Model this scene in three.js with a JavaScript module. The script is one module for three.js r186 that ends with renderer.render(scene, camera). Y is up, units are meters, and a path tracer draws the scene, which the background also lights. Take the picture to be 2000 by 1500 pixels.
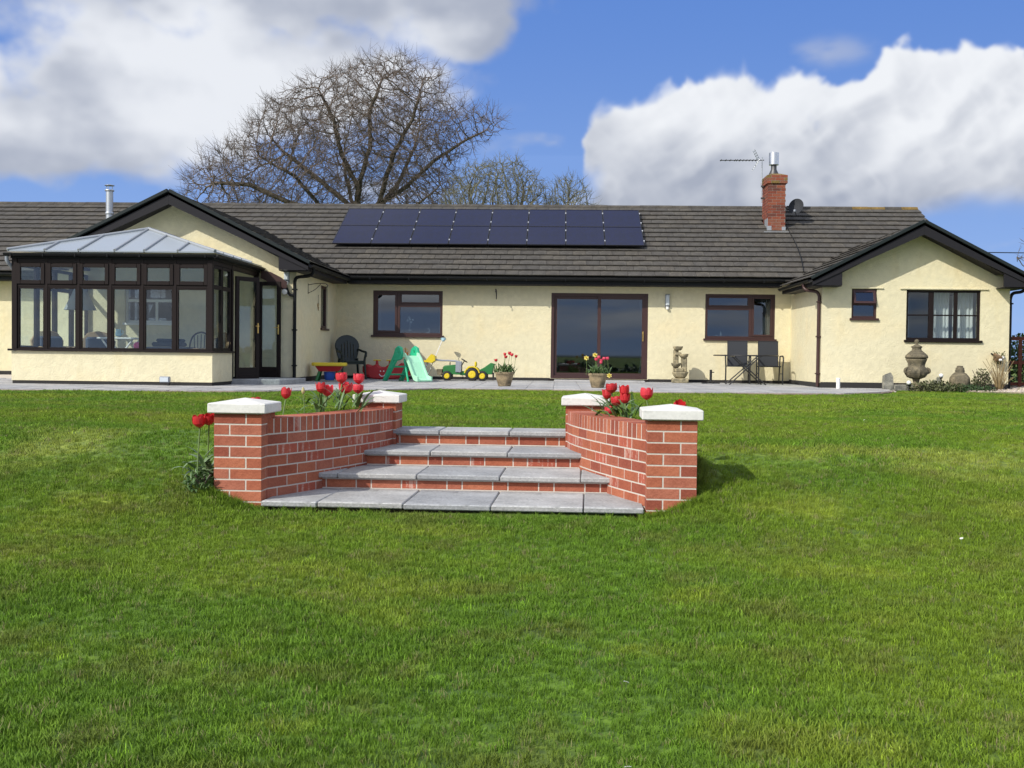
import * as THREE from 'three';
import { mergeGeometries, toCreasedNormals } from 'three/addons/utils/BufferGeometryUtils.js';
import { ConvexGeometry } from 'three/addons/geometries/ConvexGeometry.js';

// ------------------------------------------------------------------ camera, sky, sun, exposure
const scene = new THREE.Scene();
const camera = new THREE.PerspectiveCamera(2 * Math.atan(750 / 2195) * 180 / Math.PI, 4 / 3, 0.05, 3000);
camera.position.set(0, 0.63, 0);
camera.rotation.order = 'YXZ';
camera.rotation.set(-Math.atan(57 / 2195), Math.atan(90 / 2195), 0.0115);

const renderer = new THREE.WebGLRenderer();
renderer.toneMapping = THREE.LinearToneMapping;
renderer.toneMappingExposure = 1.0;
renderer.shadowMap.enabled = true;

const sunDir = new THREE.Vector3(-0.91, 1.0, 0.98).normalize();
const sun = new THREE.DirectionalLight(new THREE.Color().setRGB(1.0, 0.95, 0.86), 3.95);
sun.name = 'sun';
sun.position.copy(sunDir).multiplyScalar(80);
sun.castShadow = true;
Object.assign(sun.shadow.camera, { left: -45, right: 45, top: 45, bottom: -45, near: 1, far: 220 });
scene.add(sun, sun.target);

// ------------------------------------------------------------------ random numbers and noise
function rngOf(seed) { let a = seed >>> 0; return () => { a = (a + 0x6D2B79F5) | 0; let t = Math.imul(a ^ (a >>> 15), 1 | a); t = (t + Math.imul(t ^ (t >>> 7), 61 | t)) ^ t; return ((t ^ (t >>> 14)) >>> 0) / 4294967296; }; }
const R = rngOf(7);
const rnd = (a, b, r = R) => a + (b - a) * r();
const clamp = (x, a = 0, b = 1) => Math.min(b, Math.max(a, x));
const smooth = (x) => { x = clamp(x); return x * x * (3 - 2 * x); };
const lerp = (a, b, t) => a + (b - a) * t;
const PERM = new Uint16Array(1024); { const r = rngOf(99), p = [...Array(512).keys()]; for (let i = 511; i > 0; i--) { const j = Math.floor(r() * (i + 1)); [p[i], p[j]] = [p[j], p[i]]; } for (let i = 0; i < 1024; i++) PERM[i] = p[i & 511]; }
const VAL = new Float32Array(512); { const r = rngOf(123); for (let i = 0; i < 512; i++) VAL[i] = r() * 2 - 1; }
// value noise, optionally repeating every `per` cells
function vnoise(x, y, per = 0) {
  let xi = Math.floor(x), yi = Math.floor(y); const fx = x - xi, fy = y - yi;
  const u = fx * fx * fx * (fx * (fx * 6 - 15) + 10), v = fy * fy * fy * (fy * (fy * 6 - 15) + 10);
  let x1 = xi + 1, y1 = yi + 1;
  if (per) { xi = ((xi % per) + per) % per; x1 = ((x1 % per) + per) % per; yi = ((yi % per) + per) % per; y1 = ((y1 % per) + per) % per; }
  const h = (a, b) => VAL[PERM[((a & 511) + PERM[b & 511]) & 1023]];
  return lerp(lerp(h(xi, yi), h(x1, yi), u), lerp(h(xi, y1), h(x1, y1), u), v);
}
function fbm(x, y, oct = 5, per = 0, gain = 0.5) { let s = 0, a = 1, n = 0, f = 1; for (let i = 0; i < oct; i++) { s += a * vnoise(x * f + i * 17.3 * (per ? 0 : 1), y * f + i * 9.1 * (per ? 0 : 1), per ? per * f : 0); n += a; a *= gain; f *= 2; } return s / n; }

// ------------------------------------------------------------------ sky: clear blue air with broken cumulus
{
  const W = 4096, H = 2048, data = new Float32Array(W * H * 4);
  const topEdge = [[-4, 9], [0.6, 8.4], [1.1, 10.1], [1.65, 11.6], [2.15, 12.67], [3.68, 13.07], [5.2, 13.4], [6.98, 13.6], [8.74, 13.9], [9.1, 14.35], [10.2, 13.75], [10.96, 14.0], [12.2, 13.4], [13.15, 13.7], [15, 13.9], [15.98, 14.6], [16.9, 15.1], [18.05, 14.6], [19.3, 14.9], [20.1, 14.4], [21, 14.6], [24, 14.2], [30, 16], [38, 14], [46, 11]];
  const edgeAt = (a) => { if (a <= topEdge[0][0]) return topEdge[0][1]; for (let i = 1; i < topEdge.length; i++) if (a <= topEdge[i][0]) { const p = topEdge[i - 1], q = topEdge[i]; return lerp(p[1], q[1], (a - p[0]) / (q[0] - p[0])); } return topEdge[topEdge.length - 1][1]; };
  const puffs = [[-16.3, 13.0, 11.6, 4.7], [-23.5, 10.6, 9, 3.4], [-6.4, 16.6, 4.6, 2.5], [-13, 18.5, 12, 5], [-32, 12.5, 8, 4.5], [-27, 9.2, 8, 1.9]];
  const billow = (x, y, oct = 6) => { let t = 0, n = 0, a = 1, f = 0.36; for (let i = 0; i < oct; i++) { const u = x * 0.8 + y * 0.6, v = y * 0.8 - x * 0.6, q = vnoise(u * f + i * 13.7, v * f * 1.15 + i * 7.9); t += a * (1 - Math.sqrt(q * q + 0.012) * 1.7); n += a; a *= 0.52; f *= 2.05; } return t / n; };
  const mix3 = (a, b, t) => [lerp(a[0], b[0], t), lerp(a[1], b[1], t), lerp(a[2], b[2], t)];
  for (let j = 0; j < H; j++) {
    const el = ((j + 0.5) / H - 0.5) * 180;
    const y = Math.sin(el * Math.PI / 180);
    for (let i = 0; i < W; i++) {
      const o = (j * W + i) * 4; data[o + 3] = 1;
      if (el < -0.5) { data[o] = 0.20; data[o + 1] = 0.22; data[o + 2] = 0.20; continue; }
      const th = ((i + 0.5) / W - 0.5) * 2 * Math.PI, cx = Math.cos(th) * Math.cos(el * Math.PI / 180), cz = Math.sin(th) * Math.cos(el * Math.PI / 180);
      let az = Math.atan2(cx, -cz) * 180 / Math.PI;
      const e = clamp(el / 90);
      let c = mix3([0.33, 0.51, 0.88], [0.125, 0.268, 0.685], smooth(Math.pow(clamp(el / 21), 0.8)));
      c = mix3(c, [0.085, 0.20, 0.58], e);
      // broken cloud on a flat layer, brightened out of view to fill shade
      const k = 1 / (y + 0.12), px = cx * k, pz = cz * k;
      const layer = fbm(px * 1.5 + 31.7, pz * 1.5 + 8.2, 5);
      const front = smooth((58 - Math.abs(az + 2)) / 22) * smooth((34 - el) / 12);
      let dens = 0, lit = 0.5;
      if (front < 1) { const d = clamp((layer + 0.30) * 2.3) * smooth((el + 1) / 5); dens = d; lit = 1.06 + 0.5 * fbm(px * 3.1 + 5, pz * 3.1, 3) - 0.12 * d; }
      if (front > 0) {
        const w1 = fbm(az * 0.16 + 3, el * 0.26 + 9, 5), w2 = fbm(az * 0.16 + 53, el * 0.26 + 29, 5), fine = fbm(az * 0.62, el * 0.8 + 40, 6);
        // soft sheet of cloud on the left
        let s = -1;
        for (const [a, b, ra, rb] of puffs) { const dx = (az + w1 * 3.2 - a) / ra, dy = (el + w2 * 2.2 - b) / rb; s = Math.max(s, 1 - Math.sqrt(dx * dx + dy * dy)); }
        const dl = smooth((s + fine * 0.26 + w2 * 0.12 + 0.06) / 0.5);
        const greyL = smooth(fbm(az * 0.09 + 71, el * 0.17 + 13, 5) * 1.5 + fine * 0.16 + w1 * 0.3 + (14.5 - el) * 0.03 + 0.56);
        // heaped cloud on the right: cauliflower tops, grey flat base
        const ax = az + w1 * 1.1, ay = el + w2 * 0.8, b0 = billow(ax, ay), face = (billow(ax, ay, 3) - billow(ax - 0.5, ay + 0.45, 3)) * 1.1 + (b0 - billow(ax - 0.2, ay + 0.16)) * 0.35;
        const top = edgeAt(az + w1 * 0.6) + 1.5 * (billow(ax, ay, 4) - 0.5) + fine * 0.22;
        const under = top - el, soft = smooth(fbm(az * 0.21 + 80, el * 0.3 + 4, 3) * 1.6 + 0.35);
        const dr = smooth((under + 0.18) / (0.5 + 1.5 * soft * soft)) * smooth((el - lerp(4.4, 6.5, smooth((az - 11) / 8)) - w2 * 1.0) / 1.5) * smooth((az + 0.6 + fine * 1.4 + w1) / 2.6);
        const greyR = clamp(smooth((12.4 - el + w1 * 2.6) / 5.2) * 0.78 + 0.06 - face * 0.22 + smooth(0.5 - b0) * 0.22 - smooth((0.8 - under) / 0.8) * 0.12);
        // thin torn scraps
        const scr = smooth((fbm(az * 0.22 + 200, el * 0.55 + 77, 5) + 0.06) * 2.0) * 0.5 * (1.7 * smooth(1.15 - Math.hypot((az + 1.0) / 4.6, (el - 9.8) / 2.6)) + smooth(1 - Math.hypot((az - 13) / 4, (el - 14.6) / 1.2)) + smooth(1 - Math.hypot((az + 10) / 7, (el - 8.4) / 1.6)) * 1.4 + 1.6 * smooth(1.2 - Math.hypot((az - 23) / 5.5, (el - 4.4) / 2.6)));
        const d = clamp(1 - (1 - dl * 0.97) * (1 - dr) * (1 - scr));
        const l = (dl * (1 - dr) * (0.98 - 0.56 * greyL) + dr * (1.02 - 0.62 * greyR) + scr * 0.62 * (1 - dl) * (1 - dr)) / Math.max(1e-4, dl * (1 - dr) + dr + scr * (1 - dl) * (1 - dr));
        dens = lerp(dens, d, front); lit = lerp(lit, l, front);
      }
      lit = clamp(lit, 0.2, 1.22);
      const cl = mix3([0.24, 0.285, 0.40], [0.86, 0.885, 0.93], clamp((lit - 0.2) / 0.8, 0, 1.3));
      c = mix3(c, cl, clamp(dens));
      // glow added around the unseen sun to brighten the shaded walls
      const cs = Math.max(0, cx * sunDir.x + y * sunDir.y + cz * sunDir.z), fillGlow = 0.42 * Math.pow(cs, 3) + 1.4 * Math.pow(cs, 14);
      data[o] = c[0] + fillGlow; data[o + 1] = c[1] + fillGlow * 0.97; data[o + 2] = c[2] + fillGlow * 0.9;
    }
  }
  const t = new THREE.DataTexture(data, W, H, THREE.RGBAFormat, THREE.FloatType);
  t.mapping = THREE.EquirectangularReflectionMapping; t.magFilter = t.minFilter = THREE.LinearFilter; t.needsUpdate = true;
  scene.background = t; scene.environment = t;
}

// ------------------------------------------------------------------ textures and materials
function tex(n, fn, srgb = true, rep = 1) {
  const d = new Uint8Array(n * n * 4);
  for (let y = 0; y < n; y++) for (let x = 0; x < n; x++) { const c = fn(x / n, y / n), o = (y * n + x) * 4; for (let k = 0; k < 3; k++) d[o + k] = clamp(Array.isArray(c) ? c[k] : c) * 255; d[o + 3] = 255; }
  const t = new THREE.DataTexture(d, n, n, THREE.RGBAFormat); t.wrapS = t.wrapT = THREE.RepeatWrapping; t.magFilter = THREE.LinearFilter; t.minFilter = THREE.LinearMipmapLinearFilter; t.generateMipmaps = true;
  if (srgb) t.colorSpace = THREE.SRGBColorSpace; t.repeat.set(rep, rep); t.needsUpdate = true; return t;
}
const grey = (v) => [v, v, v];
const T = {
  wall: tex(1024, (u, v) => { const a = fbm(u * 6, v * 6, 4, 6), b = fbm(u * 48, v * 48, 3, 48), st = fbm(u * 14 + 2, v * 3, 4, 0) ; const k = 0.96 + 0.018 * a + 0.03 * b - 0.05 * Math.max(0, st - 0.34); return [k, k * (1 - 0.025 * Math.max(0, a) - 0.03 * Math.max(0, st - 0.3)), k * (1 - 0.06 * Math.max(0, a) - 0.1 * Math.max(0, st - 0.3))]; }, true, 1 / 4),
  wallBump: tex(512, (u, v) => 0.5 + 0.30 * fbm(u * 14, v * 14, 3, 14) + 0.22 * fbm(u * 64, v * 64, 3, 64), false, 1 / 1.3),
  concrete: tex(512, (u, v) => { const a = fbm(u * 5, v * 5, 5, 5), b = fbm(u * 90, v * 90, 2, 90), s = Math.max(0, fbm(u * 11 + 5, v * 11, 4, 0) - 0.25); return grey(0.86 + 0.11 * a + 0.09 * b - 0.3 * s); }, true, 1 / 1.1),
  concreteBump: tex(512, (u, v) => 0.5 + 0.25 * fbm(u * 10, v * 10, 5, 10) + 0.2 * fbm(u * 100, v * 100, 2, 100), false, 1 / 1.1),
  brick: tex(512, (u, v) => { const a = fbm(u * 16, v * 16, 4, 16), b = fbm(u * 120, v * 120, 2, 120); return [0.93 + 0.06 * a + 0.07 * b, 0.91 + 0.09 * a + 0.09 * b, 0.9 + 0.1 * a + 0.1 * b]; }, true, 1 / 0.9),
  brickSalt: tex(512, (u, v) => { const a = fbm(u * 16, v * 16, 4, 16), b = fbm(u * 120, v * 120, 2, 120), s = smooth(fbm(u * 34 + 3, v * 7, 5) * 2.4 + b * 0.5 - 0.12) * 0.62; return [lerp(0.655 + 0.04 * a + 0.04 * b, 0.80, s), lerp(0.335 + 0.03 * a + 0.03 * b, 0.72, s), lerp(0.25 + 0.03 * a, 0.68, s)]; }, true, 1 / 0.9),
  brickBump: tex(256, (u, v) => 0.5 + 0.3 * fbm(u * 20, v * 20, 4, 20) + 0.2 * fbm(u * 80, v * 80, 2, 80), false, 1 / 0.45),
  tile: tex(512, (u, v) => { const a = fbm(u * 8, v * 8, 5, 8), b = fbm(u * 70, v * 70, 2, 70), l = fbm(u * 22 + 9, v * 22, 3, 0) > 0.5 ? 0.16 : 0; return [0.80 + 0.14 * a + 0.10 * b + l, 0.79 + 0.14 * a + 0.1 * b + l, 0.77 + 0.13 * a + 0.1 * b + l * 0.9]; }, true, 1 / 1.7),
  soil: tex(512, (u, v) => { const a = fbm(u * 9, v * 9, 5, 9), b = fbm(u * 60, v * 60, 3, 60); return [0.78 + 0.2 * a + 0.25 * b, 0.8 + 0.16 * a + 0.2 * b, 0.72 + 0.12 * a + 0.2 * b]; }, true, 1 / 2.3),
  cap: tex(512, (u, v) => grey(0.93 + 0.06 * fbm(u * 5, v * 5, 5, 5) + 0.03 * fbm(u * 60, v * 60, 2, 60) - 0.3 * Math.max(0, fbm(u * 13 + 40, v * 13, 5, 0) - 0.34)), true, 1 / 0.9),
  solar: tex(512, (u, v) => { const g = (u * 48) % 1 < 0.16 ? 1.35 : 1, n = 1 + 0.12 * fbm(u * 10, v * 10, 3, 10); return [0.55 * g * n, 0.55 * g * n, 0.62 * g * n]; }, true, 1),
  bark: tex(256, (u, v) => { const a = fbm(u * 10, v * 4, 4, 0), b = fbm(u * 40, v * 40, 2, 40); return [0.8 + 0.2 * a + 0.12 * b, 0.8 + 0.2 * a + 0.12 * b, 0.76 + 0.2 * a + 0.1 * b]; }, true, 1 / 1.5),
  stone: tex(256, (u, v) => { const a = fbm(u * 6, v * 6, 5, 6), b = fbm(u * 40, v * 40, 2, 40); return [0.75 + 0.3 * a + 0.1 * b, 0.74 + 0.28 * a + 0.1 * b, 0.68 + 0.24 * a + 0.1 * b]; }, true, 1 / 0.5),
  wood: tex(256, (u, v) => { const a = fbm(u * 4, v * 40, 4, 0); return grey(0.86 + 0.2 * a); }, true, 1),
};
const col = (c) => Array.isArray(c) ? new THREE.Color().setRGB(...c) : new THREE.Color(c);
function M(c, roughness = 0.8, o = {}) {
  const P = o.specularIntensity !== undefined || o.transmission !== undefined || o.clearcoat !== undefined || o.sheen !== undefined;
  const m = new (P ? THREE.MeshPhysicalMaterial : THREE.MeshStandardMaterial)({ roughness, metalness: 0, side: THREE.DoubleSide, ...o });
  m.color = col(c); return m;
}
const WALLC = [0.765, 0.695, 0.465];
const mat = {
  wall: M(WALLC, 0.92, { map: T.wall, bumpMap: T.wallBump, bumpScale: 0.010 }),
  plinth: M([0.022, 0.02, 0.019], 0.85),
  inner: M([0.52, 0.5, 0.45], 0.9), innerFloor: M([0.22, 0.17, 0.12], 0.7), innerWhite: M([0.72, 0.71, 0.68], 0.85),
  frame: M([0.046, 0.018, 0.016], 0.45), frameDark: M([0.014, 0.009, 0.0085], 0.5, { specularIntensity: 0.35 }), white: M([0.78, 0.78, 0.76], 0.45),
  black: M([0.008, 0.009, 0.0095], 0.5, { specularIntensity: 0.4 }), fascia: M([0.018, 0.017, 0.02], 0.6, { specularIntensity: 0.35 }), verge: M([0.016, 0.022, 0.022], 0.55, { specularIntensity: 0.4 }),
  glass: new THREE.MeshPhysicalMaterial({ color: col([0.9, 0.94, 0.94]), roughness: 0.01, transmission: 1, thickness: 0, ior: 1.52, side: THREE.DoubleSide }),
  glassDark: new THREE.MeshPhysicalMaterial({ color: col([0.5, 0.55, 0.58]), roughness: 0.01, transmission: 1, thickness: 0, ior: 1.85, side: THREE.DoubleSide }),
  poly: new THREE.MeshPhysicalMaterial({ color: col([0.46, 0.51, 0.55]), roughness: 0.22, transmission: 0.4, thickness: 0, ior: 1.58, side: THREE.DoubleSide }),
  mortar: M([0.55, 0.50, 0.435], 0.95, { bumpMap: T.concreteBump, bumpScale: 0.004 }),
  mortarOld: M([0.32, 0.28, 0.24], 0.95),
  slab: [[0.49, 0.495, 0.485], [0.54, 0.54, 0.525], [0.43, 0.44, 0.445], [0.51, 0.505, 0.485]].map((c) => M(c, 0.88, { map: T.concrete, bumpMap: T.concreteBump, bumpScale: 0.006 })),
  paving: [[0.54, 0.535, 0.53], [0.49, 0.49, 0.49], [0.58, 0.565, 0.54], [0.45, 0.445, 0.44], [0.55, 0.53, 0.51]].map((c) => M(c, 0.88, { map: T.concrete, bumpMap: T.concreteBump, bumpScale: 0.006 })),
  edging: M([0.48, 0.36, 0.29], 0.9, { map: T.concrete }),
  brick: [[0.41, 0.122, 0.06], [0.36, 0.098, 0.048], [0.46, 0.15, 0.076], [0.385, 0.118, 0.066], [0.31, 0.08, 0.044], [0.43, 0.145, 0.085]].map((c) => M(c, 0.86, { map: T.brick, bumpMap: T.brickBump, bumpScale: 0.003 })),
  brickSalt: [[1, 1, 1], [0.88, 0.86, 0.85]].map((c) => M(c, 0.9, { map: T.brickSalt, bumpMap: T.brickBump, bumpScale: 0.003 })),
  oldBrick: [[0.25, 0.066, 0.034], [0.21, 0.054, 0.03], [0.28, 0.082, 0.042], [0.14, 0.048, 0.033], [0.25, 0.095, 0.055]].map((c) => M(c, 0.92, { map: T.brick, bumpMap: T.brickBump, bumpScale: 0.004 })),
  cap: M([0.80, 0.785, 0.73], 0.7, { map: T.cap, bumpMap: T.concreteBump, bumpScale: 0.001 }),
  tile: [[0.116, 0.108, 0.097], [0.106, 0.099, 0.090], [0.126, 0.117, 0.103], [0.112, 0.102, 0.089], [0.119, 0.112, 0.102], [0.134, 0.122, 0.104]].map((c) => M(c, 0.93, { map: T.tile, bumpMap: T.concreteBump, bumpScale: 0.006 })),
  lichen: M([0.30, 0.20, 0.06], 0.95, { map: T.tile }), deck: M([0.05, 0.046, 0.042], 0.95),
  lead: M([0.33, 0.35, 0.37], 0.5, { metalness: 0.3 }), steel: M([0.72, 0.72, 0.73], 0.34, { metalness: 1 }), galv: M([0.5, 0.52, 0.54], 0.4, { metalness: 0.8 }), darkSteel: M([0.1, 0.1, 0.1], 0.5, { metalness: 0.7 }),
  solar: new THREE.MeshPhysicalMaterial({ color: col([0.009, 0.017, 0.078]), roughness: 0.12, map: T.solar, specularIntensity: 0.2 }), solarFrame: M([0.012, 0.012, 0.016], 0.4), alu: M([0.75, 0.76, 0.77], 0.35, { metalness: 0.6 }),
  brass: M([0.72, 0.5, 0.18], 0.3, { metalness: 1 }),
  curtain: M([0.78, 0.78, 0.76], 0.95, { transmission: 0.3 }), curtainGrey: M([0.5, 0.52, 0.55], 0.95),
  petal: [[0.62, 0.022, 0.03], [0.70, 0.035, 0.055], [0.55, 0.016, 0.022]].map((c) => M(c, 0.5, { transmission: 0.25 })),
  pinkPetal: M([0.72, 0.07, 0.14], 0.5, { transmission: 0.25 }), yellowPetal: M([0.78, 0.66, 0.16], 0.6, { transmission: 0.25 }), bud: M([0.42, 0.36, 0.16], 0.6),
  stem: M([0.13, 0.2, 0.055], 0.6), leaf: M([0.085, 0.165, 0.04], 0.5, { transmission: 0.2 }), leafPale: M([0.16, 0.24, 0.10], 0.5, { transmission: 0.2 }), leafDark: M([0.03, 0.065, 0.016], 0.6), leafOlive: M([0.085, 0.095, 0.035], 0.7), leafDry: M([0.26, 0.19, 0.09], 0.8),
  soil: M([0.07, 0.05, 0.034], 0.98, { map: T.soil }),
  bark: M([0.135, 0.112, 0.088], 0.95, { map: T.bark, bumpMap: T.bark, bumpScale: 0.02 }), twig: M([0.15, 0.115, 0.092], 0.95), twigGrey: M([0.18, 0.175, 0.115], 0.95),
  stone: M([0.28, 0.245, 0.19], 0.95, { map: T.stone, bumpMap: T.stone, bumpScale: 0.012 }), stonePale: M([0.52, 0.46, 0.34], 0.92, { map: T.stone, bumpMap: T.stone, bumpScale: 0.008 }), stoneGrey: M([0.36, 0.36, 0.36], 0.95, { map: T.stone, bumpMap: T.stone, bumpScale: 0.01 }),
  pot: M([0.42, 0.335, 0.235], 0.85, { map: T.stone, bumpMap: T.stone, bumpScale: 0.004 }),
  chairGreen: M([0.009, 0.018, 0.013], 0.4), mesh: M([0.018, 0.021, 0.027], 0.75), metal: M([0.014, 0.014, 0.016], 0.42),
  red: M([0.42, 0.014, 0.018], 0.42), yellow: M([0.72, 0.54, 0.02], 0.42), green: M([0.02, 0.16, 0.035], 0.42), mint: M([0.40, 0.78, 0.52], 0.45), teal: M([0.02, 0.42, 0.22], 0.45), blue: M([0.04, 0.12, 0.5], 0.45), orange: M([0.6, 0.16, 0.02], 0.5), rubber: M([0.014, 0.014, 0.014], 0.6), plasticGrey: M([0.27, 0.29, 0.33], 0.45), paleBlue: M([0.5, 0.75, 0.85], 0.5),
  lampGlass: M([0.55, 0.6, 0.63], 0.25), wicker: M([0.38, 0.26, 0.14], 0.8), cushion: M([0.07, 0.085, 0.12], 0.9), shade: M([0.34, 0.37, 0.4], 0.9), darkWood: M([0.06, 0.035, 0.022], 0.6, { map: T.wood }), woodMid: M([0.24, 0.15, 0.08], 0.6, { map: T.wood }), pink: M([0.7, 0.05, 0.2], 0.5), rust: M([0.20, 0.055, 0.03], 0.8, { map: T.wood }),
};

// ------------------------------------------------------------------ geometry helpers
function boxUV(g) {
  const p = g.attributes.position, n = g.attributes.normal, uv = new Float32Array(p.count * 2);
  for (let i = 0; i < p.count; i++) { const ax = Math.abs(n.getX(i)), ay = Math.abs(n.getY(i)), az = Math.abs(n.getZ(i)); let u, v; if (ay >= ax && ay >= az) { u = p.getX(i); v = p.getZ(i); } else if (ax >= az) { u = p.getZ(i); v = p.getY(i); } else { u = p.getX(i); v = p.getY(i); } uv[2 * i] = u; uv[2 * i + 1] = v; }
  g.setAttribute('uv', new THREE.BufferAttribute(uv, 2)); return g;
}
function prep(g, uv = true) { if (g.index) g = g.toNonIndexed(); for (const k of Object.keys(g.attributes)) if (!['position', 'normal', 'uv'].includes(k)) g.deleteAttribute(k); if (!g.attributes.normal) g.computeVertexNormals(); if (uv || !g.attributes.uv) boxUV(g); return g; }
const merge = (list) => list.length === 1 ? prep(list[0]) : mergeGeometries(list.map((g) => prep(g)));
const V = (x, y, z) => new THREE.Vector3(x, y, z);
const cache = new Map();
function cbox(w, h, d, c = 0.003) {   // a box with chamfered edges
  const key = [w, h, d, c].map((x) => x.toFixed(4)).join(); if (cache.has(key)) return cache.get(key).clone();
  const pts = []; for (const i of [-1, 1]) for (const j of [-1, 1]) for (const k of [-1, 1]) { const a = w / 2, b = h / 2, e = d / 2; pts.push(V(i * (a - c), j * (b - c), k * e), V(i * (a - c), j * b, k * (e - c)), V(i * a, j * (b - c), k * (e - c))); }
  const g = prep(new ConvexGeometry(pts)); cache.set(key, g); return g.clone();
}
const box = (x0, x1, y0, y1, z0, z1, c = 0) => { const g = c ? cbox(x1 - x0, y1 - y0, z1 - z0, c) : new THREE.BoxGeometry(x1 - x0, y1 - y0, z1 - z0); return g.translate((x0 + x1) / 2, (y0 + y1) / 2, (z0 + z1) / 2); };
const at = (g, x, y, z, rx = 0, ry = 0, rz = 0) => g.applyMatrix4(new THREE.Matrix4().compose(V(x, y, z), new THREE.Quaternion().setFromEuler(new THREE.Euler(rx, ry, rz, 'YXZ')), V(1, 1, 1)));
function bar(a, b, r, r2 = r, seg = 8) {   // a round rod from a to b
  const A = V(...a), B = V(...b), L = A.distanceTo(B), g = new THREE.CylinderGeometry(r2, r, L, seg);
  g.translate(0, L / 2, 0); g.applyQuaternion(new THREE.Quaternion().setFromUnitVectors(V(0, 1, 0), B.clone().sub(A).normalize())); return g.translate(...a);
}
const tube = (pts, r, seg = 16, rs = 7, closed = false) => new THREE.TubeGeometry(new THREE.CatmullRomCurve3(pts.map((p) => V(...p)), closed, 'centripetal'), seg, r, rs, closed);
const lathe = (pts, seg = 24) => new THREE.LatheGeometry(pts.map((p) => new THREE.Vector2(p[0], p[1])), seg);
function prism(poly, y0, y1) {   // a convex polygon [x, z] pulled up from y0 to y1
  return prep(new ConvexGeometry(poly.flatMap(([x, z]) => [V(x, y0, z), V(x, y1, z)])));
}
function plate(outline, holes, depth, bevel = 0) {   // an outline in x, y with openings, pulled along z
  const s = new THREE.Shape(outline.map((p) => new THREE.Vector2(...p)));
  for (const h of holes) s.holes.push(new THREE.Path(h.map((p) => new THREE.Vector2(...p))));
  return new THREE.ExtrudeGeometry(s, { depth, bevelEnabled: bevel > 0, bevelSize: bevel, bevelThickness: bevel, bevelSegments: 1, curveSegments: 12 });
}
const rect = (x0, x1, y0, y1) => [[x0, y0], [x1, y0], [x1, y1], [x0, y1]];
function frameOf(x0, x1, y0, y1, w, d, c = 0.004) {   // a rectangular frame, four bars butted
  return [box(x0, x0 + w, y0, y1, -d / 2, d / 2, c), box(x1 - w, x1, y0, y1, -d / 2, d / 2, c), box(x0 + w, x1 - w, y0, y0 + w, -d / 2, d / 2, c), box(x0 + w, x1 - w, y1 - w, y1, -d / 2, d / 2, c)];
}

// ------------------------------------------------------------------ scene helpers
const taken = new Map();
function numbered(name) { const n = taken.get(name) ?? 0; taken.set(name, n + 1); return n ? name + '_' + String(n).padStart(3, '0') : name; }
function tag(o, label, category, group) { o.userData.label = label; o.userData.category = category; if (group) o.userData.group = group; return o; }
function part(name, geo, m, parent) { const o = new THREE.Mesh(Array.isArray(geo) ? merge(geo) : prep(geo), m); o.name = name; o.castShadow = o.receiveShadow = true; parent.add(o); return o; }
function rawPart(name, geo, m, parent) { const o = new THREE.Mesh(geo, m); o.name = name; o.castShadow = o.receiveShadow = true; parent.add(o); return o; }
function group(name, parent) { const o = new THREE.Group(); o.name = name; parent.add(o); return o; }
function thing(name, label, category, pos = [0, 0, 0], turn = 0, grp) { const o = new THREE.Group(); o.name = numbered(name); o.position.set(...pos); o.rotation.y = turn; scene.add(o); return tag(o, label, category, grp); }
function structure(name, geo, m, label, category) { const o = new THREE.Mesh(geo, m); o.name = numbered(name); o.castShadow = o.receiveShadow = true; o.userData.kind = 'structure'; tag(o, label, category); scene.add(o); return o; }
function copyOf(o, label, pos, turn) { const c = o.clone(); c.name = numbered(o.name.replace(/_\d{3}$/, '')); c.userData = { ...o.userData, label }; c.position.set(...pos); c.rotation.y = turn; scene.add(c); return c; }
const ORD = ['first', 'second', 'third', 'fourth', 'fifth', 'sixth', 'seventh', 'eighth', 'ninth', 'tenth'];
const pick = (a, r = R) => a[Math.floor(r() * a.length)];

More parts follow.
